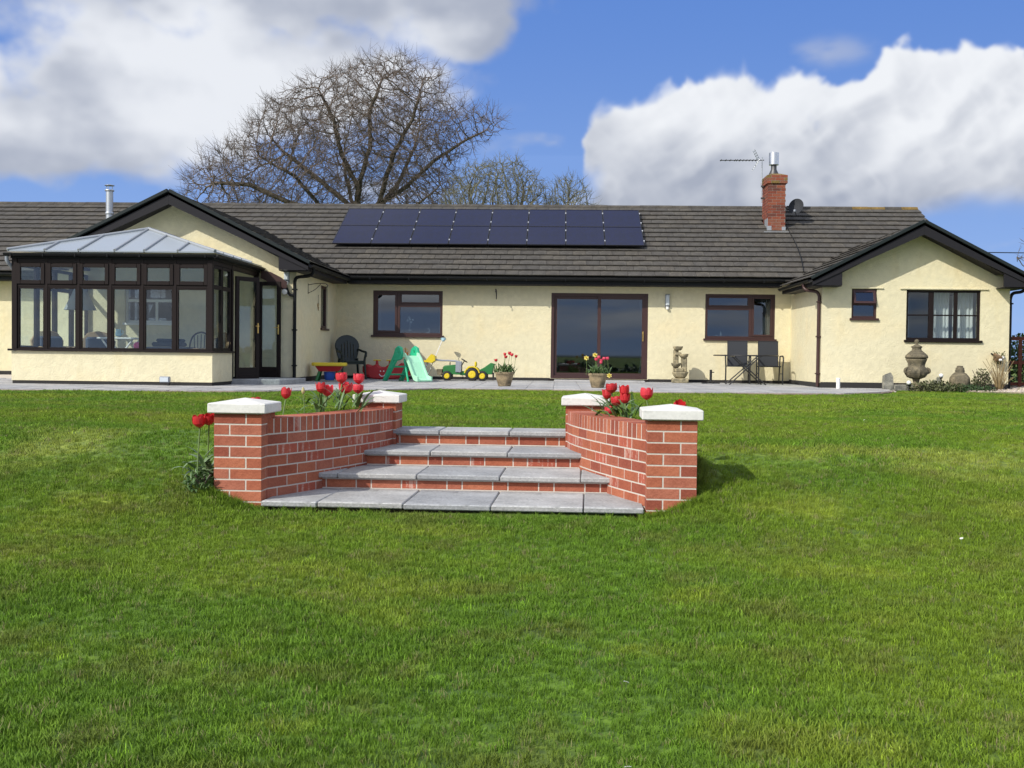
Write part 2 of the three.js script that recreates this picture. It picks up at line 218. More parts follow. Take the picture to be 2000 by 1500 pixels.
// ------------------------------------------------------------------ the lie of the land
const PHI = -1.5 * Math.PI / 180;
const stepsAt = V(-0.9, 0, -7.46).applyAxisAngle(V(0, 1, 0), PHI);
function toSteps(x, z) { const c = Math.cos(PHI), s = Math.sin(PHI), dx = x - stepsAt.x, dz = z - stepsAt.z; return [c * dx - s * dz, s * dx + c * dz]; }
function fromSteps(lx, lz) { const c = Math.cos(PHI), s = Math.sin(PHI); return [stepsAt.x + c * lx + s * lz, stepsAt.z - s * lx + c * lz]; }
const wallIn = (lz) => 0.735 + 0.605 * Math.pow(clamp((lz + 1.95) / 1.9), 1.45);   // half width between the curved walls
function landY(x, z) {
  const [lx, lz] = toSteps(x, z), ax = Math.abs(lx);
  const low = -0.45 - 0.05 * clamp(lz - 0.3, 0, 12) + 0.02 * fbm(x * 0.5, z * 0.5 + 30, 3), high = -0.045 + 0.022 * fbm(x * 0.35 + 7, z * 0.35, 3) * smooth((z + 20) / 3);
  const wave = 0.5 * fbm(x * 0.22 + 3, z * 0.1, 2);
  const bank = smooth((1.1 + wave * smooth((ax - 1.6) / 3) - lz) / (2.8 + 1.2 * smooth((ax - 2.5) / 4)));
  let y = lerp(low, high, bank);
  const near = smooth((1.72 - ax) / 0.42);
  if (lz > -0.1) y = lerp(y, low, near * smooth((lz + 0.1) / 0.15));
  if (ax < 2.6 && lz < 0.0 && lz > -2.4) {   // soil banked up behind the walls
    const d = ax - wallIn(lz) - 0.2;
    if (d > 0) y += 0.2 * smooth((0.62 - d) / 0.5) * smooth((-0.12 - lz) / 0.35) * smooth((lz + 2.3) / 0.5) * smooth(d / 0.05 + 0.3);
  }
  if (lz < -0.02 && lz > -2.16 && ax < wallIn(lz) + 0.11) y = Math.min(y, -0.47);
  if (z < -21 - 0) y = Math.min(y, -0.05);
  return y;
}
const patioEdge = [[-24, -17.0], [-14, -17.2], [-7.5, -17.4], [-5.2, -17.9], [-3.4, -19.3], [-2.0, -20.7], [0.1, -20.9], [1.9, -20.0], [3.8, -20.3], [5.1, -20.6], [6.1, -21.6], [6.9, -22.9], [7.0, -23.6]];
function edgeZ(x) { if (x > 7.0) return -24.6; for (let i = 1; i < patioEdge.length; i++) if (x <= patioEdge[i][0]) { const p = patioEdge[i - 1], q = patioEdge[i]; return lerp(p[1], q[1], smooth((x - p[0]) / (q[0] - p[0]))); } return -24.6; }
{
  const xs = [], zs = [];
  const run = (a, from, to, step) => { for (let v = from; v < to - 1e-6; v += step) a.push(v); };
  run(xs, -900, -60, 120); run(xs, -60, -16, 4); run(xs, -16, -3.6, 0.3); run(xs, -3.6, 1.9, 0.07); run(xs, 1.9, 16, 0.3); run(xs, 16, 60, 4); run(xs, 60, 901, 120);
  run(zs, -900, -60, 120); run(zs, -60, -30, 3); run(zs, -30, -10.2, 0.3); run(zs, -10.2, -6.6, 0.07); run(zs, -6.6, 2, 0.2); run(zs, 2, 60, 4); run(zs, 60, 901, 120);
  const pos = [], uv = [], colr = [], idx = [], nx = xs.length;
  for (const z of zs) for (const x of xs) {
    pos.push(x, landY(x, z), z); uv.push(x, z);
    const c = lawnTint(x, z); colr.push(...c);
  }
  for (let j = 0; j < zs.length - 1; j++) for (let i = 0; i < nx - 1; i++) { const a = j * nx + i; idx.push(a, a + nx, a + 1, a + 1, a + nx, a + nx + 1); }
  const g = new THREE.BufferGeometry(); g.setAttribute('position', new THREE.Float32BufferAttribute(pos, 3)); g.setAttribute('uv', new THREE.Float32BufferAttribute(uv, 2)); g.setAttribute('color', new THREE.Float32BufferAttribute(colr, 3)); g.setIndex(idx); g.computeVertexNormals();
  structure('ground', g, M([1, 1, 1], 0.98, { map: T.soil, bumpMap: T.soil, bumpScale: 0.02, vertexColors: true }), 'green lawn falling from the house to the foreground', 'lawn');
}
// colour of the turf: fresh patches, yellowed patches, mossy patches
function lawnTint(x, z) {
  const a = fbm(x * 0.45 + 11, z * 0.45 + 5, 4), b = fbm(x * 1.3 + 40, z * 2.2 + 70, 4), d = fbm(x * 3.1 + 4, z * 3.1, 3);
  let c = [0.180, 0.272, 0.023];
  const mixc = (q, t) => { c = [lerp(c[0], q[0], t), lerp(c[1], q[1], t), lerp(c[2], q[2], t)]; };
  mixc([0.124, 0.238, 0.020], smooth(a * 1.9 + 0.4) * 0.85);
  mixc([0.27, 0.325, 0.04], smooth(b * 2.1 - 0.16) * 0.6);
  mixc([0.17, 0.19, 0.04], smooth(d * 2.2 - 0.25) * 0.55);
  const [lx, lz] = toSteps(x, z);
  const crest = smooth(1 - Math.abs(lz + 0.9 + 0.5 * a) / 1.2) * smooth((Math.abs(lx) - 1.8) / 1.5);   // paler, yellower band along the top of the bank
  mixc([0.30, 0.35, 0.07], crest * smooth(0.5 + b * 1.8) * 0.85);
  return c;
}

// ------------------------------------------------------------------ garden steps with curved brick walls and four pillars
const rb = rngOf(31);
const brickGeos = new Map();
function brickGeo(w, h, d, k) { const key = [w, h, d, k].join(); if (!brickGeos.has(key)) { const g = cbox(w + 0.002, h + 0.002, d, 0.0025); const uv = g.attributes.uv; for (let i = 0; i < uv.count; i++) uv.setXY(i, uv.getX(i) + k * 0.217, uv.getY(i) + k * 0.131); brickGeos.set(key, g); } return brickGeos.get(key); }
function brick(parent, w, h, d, x, y, z, ry = 0, salt = 0, mats = mat.brick, name = 'brick') {
  const o = rawPart(name, brickGeo(w, h, d, Math.floor(rb() * 4)), rb() < salt ? pick(mat.brickSalt, rb) : pick(mats, rb), parent);
  o.position.set(x, y, z); o.rotation.y = ry + rnd(-0.004, 0.004, rb); return o;
}
const BL = 0.215, BH = 0.065, BW = 0.1025, J = 0.01, COURSE = 0.075;
function inSteps(o) { o.position.copy(stepsAt); o.rotation.y = PHI; return o; }
function pillar(cx, fz, label) {   // brick pier one and a half bricks square, stone cap with a shallow pyramid
  const [wx, wz] = fromSteps(cx, fz - 0.164);
  const t = thing('brick_pillar', label, 'pillar', [wx, 0, wz], PHI, 'four capped brick pillars of the garden steps');
  const S = BL + J + BW, h = S / 2, top = 0.213;
  for (let k = 0; k < 10; k++) {
    const y = top - 0.006 - BH / 2 - k * COURSE, f = k % 2 ? -1 : 1, a = (BL - S) / 2, b = (S - BW) / 2;
    brick(t, BL, BH, BW, f * a, y, b); brick(t, BL, BH, BW, -f * a, y, -b);
    brick(t, BW, BH, BL, f * b, y, -a); brick(t, BW, BH, BL, -f * b, y, a);
  }
  part('mortar', [box(-h + 0.002, h - 0.002, top - 0.75, top, -h + 0.002, h - 0.002)], mat.mortar, t);
  const c = 0.2, e = 0.068, p = 0.1;
  const pts = []; for (const [x, z] of [[-1, -1], [1, -1], [1, 1], [-1, 1]]) pts.push(V(x * (c - 0.006), top, z * (c - 0.006)), V(x * c, top + 0.006, z * (c - 0.006)), V(x * (c - 0.006), top + 0.006, z * c), V(x * c, top + e - 0.006, z * (c - 0.005)), V(x * (c - 0.005), top + e - 0.006, z * c), V(x * (c - 0.008), top + e, z * (c - 0.008)));
  pts.push(V(0, top + p, 0));
  part('cap_stone', new ConvexGeometry(pts), mat.cap, t);
  return t;
}
pillar(-1.46, 0, 'near left brick pillar with white cap beside bottom step');
pillar(1.46, 0.03, 'near right brick pillar with white cap casting shadow on grass');
pillar(-0.875, -1.93, 'far left brick pillar with white cap beside top step');
pillar(0.885, -1.93, 'far right brick pillar with white cap beside top step');

function curvedWall(side, label, salt) {
  const t = inSteps(thing('curved_brick_wall', label, 'wall', [0, 0, 0], 0, 'curved brick walls beside the steps'));
  const N = 400, pts = [], len = [0], z0 = -0.14, z1 = -1.97;   // inner face
  for (let i = 0; i <= N; i++) { const z = lerp(z0, z1, i / N); pts.push([side * wallIn(z), z]); if (i) len.push(len[i - 1] + Math.hypot(pts[i][0] - pts[i - 1][0], pts[i][1] - pts[i - 1][1])); }
  const L = len[N];
  const on = (s) => { s = clamp(s, 0, L); let i = 1; while (i < N && len[i] < s) i++; const f = (s - len[i - 1]) / (len[i] - len[i - 1]), p = pts[i - 1], q = pts[i]; return { x: lerp(p[0], q[0], f), z: lerp(p[1], q[1], f), a: Math.atan2(-(q[1] - p[1]), q[0] - p[0]) }; };
  const top = 0.17, cop = BW;
  const put = (s, w, h, d, y, sl) => { const p = on(s), nx = Math.sin(p.a), nz = Math.cos(p.a); const out = side * nx > 0 ? 1 : -1; brick(t, w, h, d, p.x + out * nx * d / 2, y, p.z + out * nz * d / 2, p.a, sl); };
  const nc = Math.round(L / (BH + J)); for (let k = 0; k < nc; k++) { const w = L / nc; put((k + 0.5) * w, w - J, cop, BL, top - cop / 2, salt * 0.3); }
  for (let c = 0; c < 7; c++) {
    const y = top - cop - J - BH / 2 - c * COURSE; let s = c % 2 ? -BL / 2 : 0;
    while (s < L - 0.03) { const a = Math.max(0, s), b = Math.min(L, s + BL); if (b - a > 0.04) put((a + b) / 2, b - a, BH, BW, y, c < 3 ? salt : salt * 0.4); s += BL + J; }
  }
  const M1 = 24, tri = []; // mortar core just behind the brick faces
  const ring = (i) => { const p = on(L * i / M1), nx = Math.sin(p.a), nz = Math.cos(p.a), o = side * nx > 0 ? 1 : -1; return [[p.x + o * nx * 0.0015, p.z + o * nz * 0.0015], [p.x + o * nx * 0.208, p.z + o * nz * 0.208]]; };
  const quad = (a, b, c, d) => tri.push(...a, ...b, ...c, ...a, ...c, ...d);
  { const [a, b] = ring(0); quad([a[0], -0.55, a[1]], [b[0], -0.55, b[1]], [b[0], top - 0.002, b[1]], [a[0], top - 0.002, a[1]]); }
  for (let i = 0; i < M1; i++) { const [a, b] = ring(i), [c, d] = ring(i + 1), y0 = -0.55, y1 = top - 0.002; const P = (p, y) => [p[0], y, p[1]]; quad(P(a, y0), P(c, y0), P(c, y1), P(a, y1)); quad(P(b, y0), P(b, y1), P(d, y1), P(d, y0)); quad(P(a, y1), P(c, y1), P(d, y1), P(b, y1)); }
  const g = new THREE.BufferGeometry(); g.setAttribute('position', new THREE.Float32BufferAttribute(tri, 3)); g.computeVertexNormals();
  part('mortar', g, mat.mortar, t);
}
curvedWall(-1, 'curved brick wall with salt stains left of the steps', 0.42);
curvedWall(1, 'curved brick wall in full sun right of the steps', 0.3);
{
  const t = inSteps(thing('garden_steps', 'four wide grey slab steps with red brick risers', 'steps'));
  const defs = [   // front edge, top, half width, joints
    { z: 0.05, y: -0.372, hw: 1.285, back: -0.74, joints: [-1.285, -0.90, -0.32, 0.27, 0.885, 1.285] },
    { z: -0.69, y: -0.256, hw: 1.14, back: -1.37, joints: [-1.14, -0.93, -0.34, 0.27, 0.86, 1.14] },
    { z: -1.32, y: -0.136, hw: 0.92, back: -2.0, joints: [-0.92, -0.33, 0.28, 0.92] },
    { z: -1.93, y: -0.014, hw: 0.80, back: -2.4, joints: [-0.80, -0.34, 0.25, 0.80] }];
  const th = 0.038; let n = 0;
  defs.forEach((d, i) => {
    const s = group('step', t);
    for (let k = 0; k < d.joints.length - 1; k++) {
      const x0 = d.joints[k] + 0.003, x1 = d.joints[k + 1] - 0.003;
      const o = part('slab', cbox(x1 - x0, th, d.z - d.back, 0.007), mat.slab[(n++ * 3 + i) % 4], s); o.position.set((x0 + x1) / 2, d.y - th / 2 + rnd(-0.002, 0.002, rb), (d.z + d.back) / 2); o.rotation.set(rnd(-0.004, 0.004, rb), rnd(-0.004, 0.004, rb), rnd(-0.003, 0.003, rb));
    }
    const bedTop = d.y - th - 0.001, low = i ? defs[i - 1].y + 0.008 : bedTop - 0.10, h = Math.min(BH, bedTop - 0.01 - low), zr = d.z - 0.045;
    const y = low + h / 2;
    let x = -d.hw + 0.01, f = i;
    while (x < d.hw - 0.05) { const w = Math.min(f++ % 2 ? BW : BL, d.hw - x); brick(s, w, h, BW, x + w / 2, y, zr - BW / 2, 0, 0.12); x += w + J; }
    part('mortar', box(-d.hw, d.hw, low - 0.05, bedTop, d.back + 0.05, zr - 0.002), i ? mat.mortar : mat.soil, s);  // core of the bottom step is dark brown in place of mortar
  });
}

// ------------------------------------------------------------------ the bungalow
const house = thing('bungalow', 'long cream bungalow with brown tiled roof and two front gables', 'house');
const EZ = -27.3, EY = 2.55, RZ = -31.7, RY = 4.79, FZ = -27.8;           // eaves, ridge, front wall
const LW = { x: -8.1, top: 3.94, k: 0.497, half: 2.92, z: -23.05, wall: -23.5, x0: -10.67, x1: -5.53 };
const RW = { x: 7.65, top: 3.53, k: 0.52, half: 2.3, z: -24.05, wall: -24.5, x0: 5.665, x1: 9.635 };
const mainY = (z) => EY + (EZ - z) * (RY - EY) / (EZ - RZ);
const wingY = (w, x) => w.top - w.k * Math.abs(x - w.x);
// openings of the walls: x0, x1, y0, y1
const O = { win1: [-4.616, -2.882, 1.085, 2.192], door: [-0.19, 2.19, 0.06, 2.17], win2: [3.588, 5.289, 1.085, 2.18], small: [6.29, 6.825, 1.505, 2.134], big: [7.453, 9.024, 1.05, 2.123], inner: [-9.2, -8.12, 1.22, 2.05] };
const hole = (o) => rect(...o);
function wallPart(g, x, y, z) { const o = part('wall', g, mat.wall, house); return o; }
wallPart(plate(rect(LW.x1, RW.x0, -0.08, 2.45), [hole(O.win1), hole(O.door), hole(O.win2)], 0.28).translate(0, 0, FZ - 0.28));
wallPart(plate(rect(-22, LW.x0, -0.08, 2.45), [], 0.28).translate(0, 0, FZ - 0.28));
const gable = (w, holes) => plate([[w.x0, -0.08], [w.x1, -0.08], [w.x1, wingY(w, w.x1) - 0.12], [w.x, w.top - 0.13], [w.x0, wingY(w, w.x0) - 0.12]], holes, 0.25).translate(0, 0, w.wall - 0.25);
wallPart(gable(LW, [hole(O.inner)])); wallPart(gable(RW, [hole(O.small), hole(O.big)]));
const sideOpen = [25.95, 26.72, 1.2, 2.2];
wallPart(plate(rect(-LW.wall + 0.25, -FZ, -0.08, 2.42), [rect(sideOpen[0], sideOpen[1], sideOpen[2], sideOpen[3])], 0.25).rotateY(Math.PI / 2).translate(LW.x1 - 0.25, 0, 0));
wallPart(box(LW.x0, LW.x0 + 0.25, -0.08, 2.42, FZ, LW.wall - 0.25));
wallPart(box(RW.x0, RW.x0 + 0.25, -0.08, 2.32, FZ, RW.wall - 0.25));
wallPart(box(RW.x1 - 0.25, RW.x1, -0.08, 2.32, -36, RW.wall - 0.25));
wallPart(plate([[-36, 2.32], [FZ - 0.3, 2.32], [FZ - 0.3, mainY(FZ - 0.3) - 0.12], [RZ, RY - 0.12], [-36, 2.45]], [], 0.25).rotateY(-Math.PI / 2).translate(RW.x1, 0, 0));
part('rear_wall', box(-22, RW.x1 - 0.25, -0.08, 2.45, -36.25, -36), mat.wall, house);
part('end_wall', box(-22.25, -22, -0.08, 2.45, -36.25, FZ), mat.wall, house);
// dark painted plinth, a little proud of the render
const pl = (x0, x1, z0, z1, h) => box(x0, x1, -0.09, h, z0, z1);
part('plinth', [pl(LW.x1 + 0.014, O.door[0] - 0.02, FZ, FZ + 0.012, 0.07), pl(O.door[1] + 0.02, RW.x0 - 0.014, FZ, FZ + 0.012, 0.07), pl(-22, LW.x0, FZ, FZ + 0.012, 0.08), pl(LW.x1, LW.x1 + 0.012, FZ, LW.wall, 0.1), pl(RW.x0 - 0.012, RW.x0, FZ, RW.wall, 0.1), pl(RW.x0 - 0.012, RW.x1, RW.wall, RW.wall + 0.012, 0.12), pl(LW.x0, LW.x1 + 0.012, LW.wall, LW.wall + 0.012, 0.1)], mat.plinth, house);
// rooms
part('floor', [box(-22, RW.x1 - 0.25, -0.06, 0.02, -36, FZ - 0.28), box(LW.x0 + 0.25, LW.x1 - 0.25, -0.06, 0.02, FZ - 0.28, LW.wall - 0.25), box(RW.x0 + 0.25, RW.x1 - 0.25, -0.06, 0.02, FZ - 0.28, RW.wall - 0.25)], mat.innerFloor, house);
part('ceiling', [box(-22, RW.x1 - 0.25, 2.34, 2.40, -36, FZ - 0.28), box(LW.x0 + 0.25, LW.x1 - 0.25, 2.34, 2.40, FZ - 0.28, LW.wall - 0.25), box(RW.x0 + 0.25, RW.x1 - 0.25, 2.26, 2.32, FZ - 0.28, RW.wall - 0.25)], mat.innerWhite, house);
part('partition_wall', [box(-5.2, -5.1, 0.02, 2.34, -32, FZ - 0.28), box(-1.6, -1.5, 0.02, 2.34, -32, FZ - 0.28), box(3.1, 3.2, 0.02, 2.34, -32, FZ - 0.28), box(5.7, 5.8, 0.02, 2.34, -32, FZ - 0.28), box(6.98, 7.06, 0.02, 2.26, FZ - 0.28, RW.wall - 0.25), box(-22, RW.x1 - 0.25, 0.02, 2.34, -32.1, -32), box(RW.x0 + 0.25, RW.x1 - 0.25, 0.02, 2.26, -28.2, -28.1)], mat.inner, house);

// windows
function windowIn(o, z, bars, panes, m, opt = {}) {   // bars and panes in x0, x1, y0, y1
  const w = group(opt.name || 'window', house), [x0, x1, y0, y1] = o, fw = opt.fw || 0.06;
  const fr = [...frameOf(x0, x1, y0, y1, fw, 0.07), ...bars.map((b) => box(b[0], b[1], b[2], b[3], -0.034, 0.034, 0.004))];
  const f = part('frame', fr, m, w); f.position.z = z;
  for (const p of panes) {
    if (p[4]) { const s = part('casement', frameOf(p[0], p[1], p[2], p[3], p[4], 0.06), m, w); s.position.z = z + (p[5] || 0.018); }
    const e = p[4] ? p[4] - 0.006 : -0.006, g = part('pane', box(p[0] + e, p[1] - e, p[2] + e, p[3] - e, -0.003, 0.003), opt.glass || mat.glassDark, w); g.position.z = z + (p[4] ? 0.01 : 0);
  }
  if (opt.sill !== false) { const s = part('sill', box(x0 - 0.04, x1 + 0.04, y0 - 0.05, y0, -0.04, 0.12, 0.006), m, w); s.position.z = z; }
  return w;
}
const WZ = FZ - 0.06;
{ const [a, b, c, d] = O.win1; windowIn(O.win1, WZ, [[a + 0.60, a + 0.67, c + 0.06, d - 0.06], [a + 0.67, b - 0.06, 1.79, 1.87]], [[a + 0.06, a + 0.6, c + 0.06, d - 0.06, 0.055], [a + 0.67, b - 0.06, 1.87, d - 0.06, 0.035], [a + 0.67, b - 0.06, c + 0.06, 1.79]], mat.frame); }
{ const [a, b, c, d] = O.win2; windowIn(O.win2, WZ, [[b - 0.63, b - 0.56, c + 0.06, d - 0.06], [a + 0.06, b - 0.63, 1.79, 1.87]], [[b - 0.56, b - 0.06, c + 0.06, d - 0.06, 0.05], [a + 0.06, b - 0.63, 1.87, d - 0.06, 0.035], [a + 0.06, b - 0.63, c + 0.06, 1.79]], mat.frame); }
{ const [a, b, c, d] = O.big, w = b - a, m1 = a + w * 0.345, m2 = a + w * 0.675, my = 1.585; windowIn(O.big, RW.wall - 0.07, [[m1 - 0.05, m1 + 0.05, c + 0.05, d - 0.05], [m2 - 0.035, m2 + 0.035, c + 0.05, d - 0.05], [a + 0.05, m1 - 0.05, my - 0.014, my + 0.014], [m1 + 0.05, m2 - 0.035, my - 0.014, my + 0.014], [m2 + 0.035, b - 0.05, my - 0.014, my + 0.014]],
  [[a + 0.05, m1 - 0.05, c + 0.05, my - 0.014], [a + 0.05, m1 - 0.05, my + 0.014, d - 0.05], [m1 + 0.05, m2 - 0.035, c + 0.05, my - 0.014], [m1 + 0.05, m2 - 0.035, my + 0.014, d - 0.05], [m2 + 0.035, b - 0.05, c + 0.05, my - 0.014], [m2 + 0.035, b - 0.05, my + 0.014, d - 0.05]], mat.frameDark, { fw: 0.05, glass: mat.glass }); }
{ const [a, b, c, d] = O.small, my = 1.80, w = windowIn(O.small, RW.wall - 0.07, [[a + 0.045, b - 0.045, my - 0.02, my + 0.02]], [[a + 0.045, b - 0.045, c + 0.045, my - 0.02]], mat.frame, { fw: 0.045 });
  const v = group('vent_light', w); v.position.set((a + b) / 2, d - 0.03, RW.wall - 0.03); v.rotation.x = -0.32; const h = d - my - 0.03, hw = (b - a) / 2 - 0.03;
  part('vent_frame', frameOf(-hw, hw, -h, 0, 0.05, 0.04), mat.frame, v); part('pane', box(-hw + 0.045, hw - 0.045, -h + 0.045, -0.045, -0.003, 0.003), mat.glassDark, v); }
{ const [a, b, c, d] = O.inner; windowIn(O.inner, LW.wall - 0.1, [[a + 0.05, b - 0.05, 1.66, 1.72], [(a + b) / 2 + 0.1, (a + b) / 2 + 0.15, c + 0.05, 1.66]], [[a + 0.05, b - 0.05, 1.72, d - 0.05], [a + 0.05, (a + b) / 2 + 0.1, c + 0.05, 1.66], [(a + b) / 2 + 0.15, b - 0.05, c + 0.05, 1.66]], mat.white, { fw: 0.05 }); }
{ const [z0, z1, y0, y1] = sideOpen, w = group('window', house), f = part('frame', frameOf(z0, z1, y0, y1, 0.06, 0.07), mat.frame, w), p = part('pane', box(z0 + 0.055, z1 - 0.055, y0 + 0.055, y1 - 0.055, -0.003, 0.003), mat.glassDark, w), s = part('sill', box(z0 - 0.04, z1 + 0.04, y0 - 0.045, y0, -0.04, 0.11, 0.005), mat.frame, w); for (const q of [f, p, s]) { q.rotation.y = Math.PI / 2; q.position.x = LW.x1 - 0.07; } }
{ // sliding patio door
  const [a, b, c, d] = O.door, w = group('patio_door', house), m = (a + b) / 2 - 0.02;
  part('frame', frameOf(a, b, c, d, 0.075, 0.1), mat.frame, w).position.z = WZ;
  for (const [x0, x1, dz] of [[a + 0.07, m + 0.05, -0.022], [m - 0.02, b - 0.07, 0.022]]) { part('sash', frameOf(x0, x1, c + 0.07, d - 0.07, 0.075, 0.04), mat.frame, w).position.z = WZ + dz; part('pane', box(x0 + 0.07, x1 - 0.07, c + 0.14, d - 0.14, -0.003, 0.003), mat.glassDark, w).position.z = WZ + dz; }
  part('handle', [box(b - 0.135, b - 0.1, 1.0, 1.24, 0.05, 0.056, 0.002), tube([[b - 0.118, 1.02, 0.05], [b - 0.118, 1.03, 0.095], [b - 0.118, 1.12, 0.1], [b - 0.118, 1.21, 0.095], [b - 0.118, 1.22, 0.05]], 0.008)], mat.brass, w).position.z = WZ - 0.005;
  part('threshold', box(a - 0.05, b + 0.03, 0.0, 0.055, FZ - 0.1, FZ + 0.06, 0.006), mat.frameDark, w);
}
part('lintel', [box(O.small[0] - 0.02, 6.953, 2.14, 2.168, RW.wall, RW.wall + 0.035, 0.004), box(7.312, 9.173, 2.132, 2.162, RW.wall, RW.wall + 0.035, 0.004)], mat.wall, house);

// roof: decks, tiles in broken bond, ridge tiles
const roof = group('roof', house);
const deck = (pts, t = 0.05) => prep(new ConvexGeometry(pts.flatMap(([x, y, z]) => [V(x, y, z), V(x, y - t, z)])));
part('roof_deck', [deck([[-22, EY - 0.03, EZ], [9.9, EY - 0.03, EZ], [9.9, RY - 0.03, RZ], [-22, RY - 0.03, RZ]]), deck([[-22, RY - 0.03, RZ], [9.9, RY - 0.03, RZ], [9.9, 2.55, -36.6], [-22, 2.55, -36.6]]),
  ...[LW, RW].flatMap((w) => { const zb = EZ - (w.top - EY) / ((RY - EY) / (EZ - RZ)), e = w.top - w.k * w.half - 0.03, ze = FZ - 0.02; return [-1, 1].map((s) => deck([[w.x, w.top - 0.03, w.z + 0.02], [w.x + s * w.half, e, w.z + 0.02], [w.x + s * w.half, e, EZ + 0.1], [w.x, w.top - 0.03, zb]])); })], mat.deck, roof);
const TW = 0.33, GA = 0.3293, TL = 0.40, TH = 0.022;
const tileGeos = [0, 1, 2, 3].map((k) => { const g = cbox(TW - 0.005, TH, TL, 0.003); const uv = g.attributes.uv; for (let i = 0; i < uv.count; i++) uv.setXY(i, uv.getX(i) + k * 0.417, uv.getY(i) + k * 0.331); return g; });
const rt = rngOf(5), tiles = [];
function tilePlane(o, u, v, n, uLen, vLen, keep) {   // o: left end of the eaves
  const rows = Math.round(vLen / GA), ga = vLen / rows;
  const basis = new THREE.Matrix4().makeBasis(u, n, v.clone().negate()), q0 = new THREE.Quaternion().setFromRotationMatrix(basis);
  for (let r = 0; r < rows; r++) for (let c = -1; c * TW < uLen; c++) {
    const a = Math.max(0, (c + (r % 2 ? 0.5 : 0)) * TW), b = Math.min(uLen, (c + (r % 2 ? 1.5 : 1)) * TW); if (b - a < 0.08) continue;
    const p = o.clone().addScaledVector(u, (a + b) / 2).addScaledVector(v, r * ga + TL / 2 - 0.05).addScaledVector(n, 0.024 + rnd(-0.002, 0.002, rt));
    if (!keep(p, o.clone().addScaledVector(u, (a + b) / 2).addScaledVector(v, (r + 0.5) * ga))) continue;
    const q = q0.clone().multiply(new THREE.Quaternion().setFromEuler(new THREE.Euler(-0.115 + rnd(-0.006, 0.006, rt), rnd(-0.004, 0.004, rt), rnd(-0.006, 0.006, rt))));
    tiles.push({ m: new THREE.Matrix4().compose(p, q, V((b - a) / TW, 1, 1)), p, d: p.length(), g: Math.floor(rt() * 4), k: Math.floor(rt() * mat.tile.length), main: keep.main });
  }
}
{
  const v = V(0, RY - EY, RZ - EZ), L = v.length(); v.normalize(); const n = V(0, -v.z, v.y);
  const k = (p, c) => { for (const w of [LW, RW]) if (Math.abs(c.x - w.x) < w.half && wingY(w, c.x) > c.y + 0.05) return false; if (c.x > 5.6 && c.x < 5.84 && c.z < -30.25 && c.z > -30.8) return false; return true; }; k.main = true;
  tilePlane(V(-19.8, EY, EZ), V(1, 0, 0), v, n, 29.7, L, k);
  for (const [w, s] of [[LW, 1], [RW, -1]]) {
    const vv = V(-s, w.k, 0), len = vv.length() * w.half; vv.normalize(); const nn = V(s * -vv.y * -1, Math.abs(vv.x), 0).normalize(); nn.set(s * vv.y, Math.abs(vv.x), 0);
    const depth = 7.5, u = V(0, 0, -s), o = V(w.x + s * w.half, w.top - w.k * w.half, s > 0 ? w.z : w.z - depth);
    tilePlane(o, u, vv, nn, depth, len, (p, c) => c.z > EZ + 0.1 || mainY(c.z) < wingY(w, c.x) + 0.02);
  }
  tiles.sort((a, b) => (b.main ? 1 : 0) - (a.main ? 1 : 0) || a.d - b.d);
  const rest = [];
  let n300 = 0;
  for (const t of tiles) {
    if (t.main && t.p.x > -6 && n300 < 300) { n300++; const o = rawPart('roof_tile', tileGeos[t.g], mat.tile[t.k], roof); o.applyMatrix4(t.m); } else rest.push(t);
  }
  mat.tile.forEach((m, k) => { const list = rest.filter((t) => t.k === k).map((t) => tileGeos[t.g].clone().applyMatrix4(t.m)); rest.k = rest.k || []; rest.k.push(list); });
  const all = [], cols = [];
  rest.k.forEach((list, k) => { const g = mergeGeometries(list); const c = new Float32Array(g.attributes.position.count * 3); for (let i = 0; i < c.length; i += 3) mat.tile[k].color.toArray(c, i); g.setAttribute('color', new THREE.BufferAttribute(c, 3)); all.push(g); });
  const o = rawPart('roof_tiles', mergeGeometries(all), M([1, 1, 1], 0.93, { map: T.tile, bumpMap: T.concreteBump, bumpScale: 0.006, vertexColors: true }), roof); o.userData.kind = 'stuff';
  const rg = prep(new THREE.CylinderGeometry(0.115, 0.115, 0.445, 10, 1, false, -Math.PI / 2, Math.PI).rotateZ(Math.PI / 2).rotateX(-Math.PI / 2));
  for (let x = -19.6, i = 0; x < 9.8; x += 0.45, i++) { const t = rawPart('ridge_tile', rg, x > 7.4 && i % 3 !== 1 ? mat.lichen : pick(mat.tile, rt), roof); t.position.set(x, RY - 0.03 + rnd(-0.004, 0.004, rt), RZ); t.scale.y = 0.8; }
  const vt = [];
  for (let i = 0; i < 14; i++) { const a = i / 14, o = rawPart('verge_tile', tileGeos[i % 4], i > 9 ? mat.lichen : pick(mat.tile, rt), roof); o.position.set(9.86, lerp(EY, RY, a) + 0.05, lerp(EZ, RZ, a + 0.03)); o.rotation.x = 0.47; o.scale.set(0.3, 1.4, 0.86); }
}
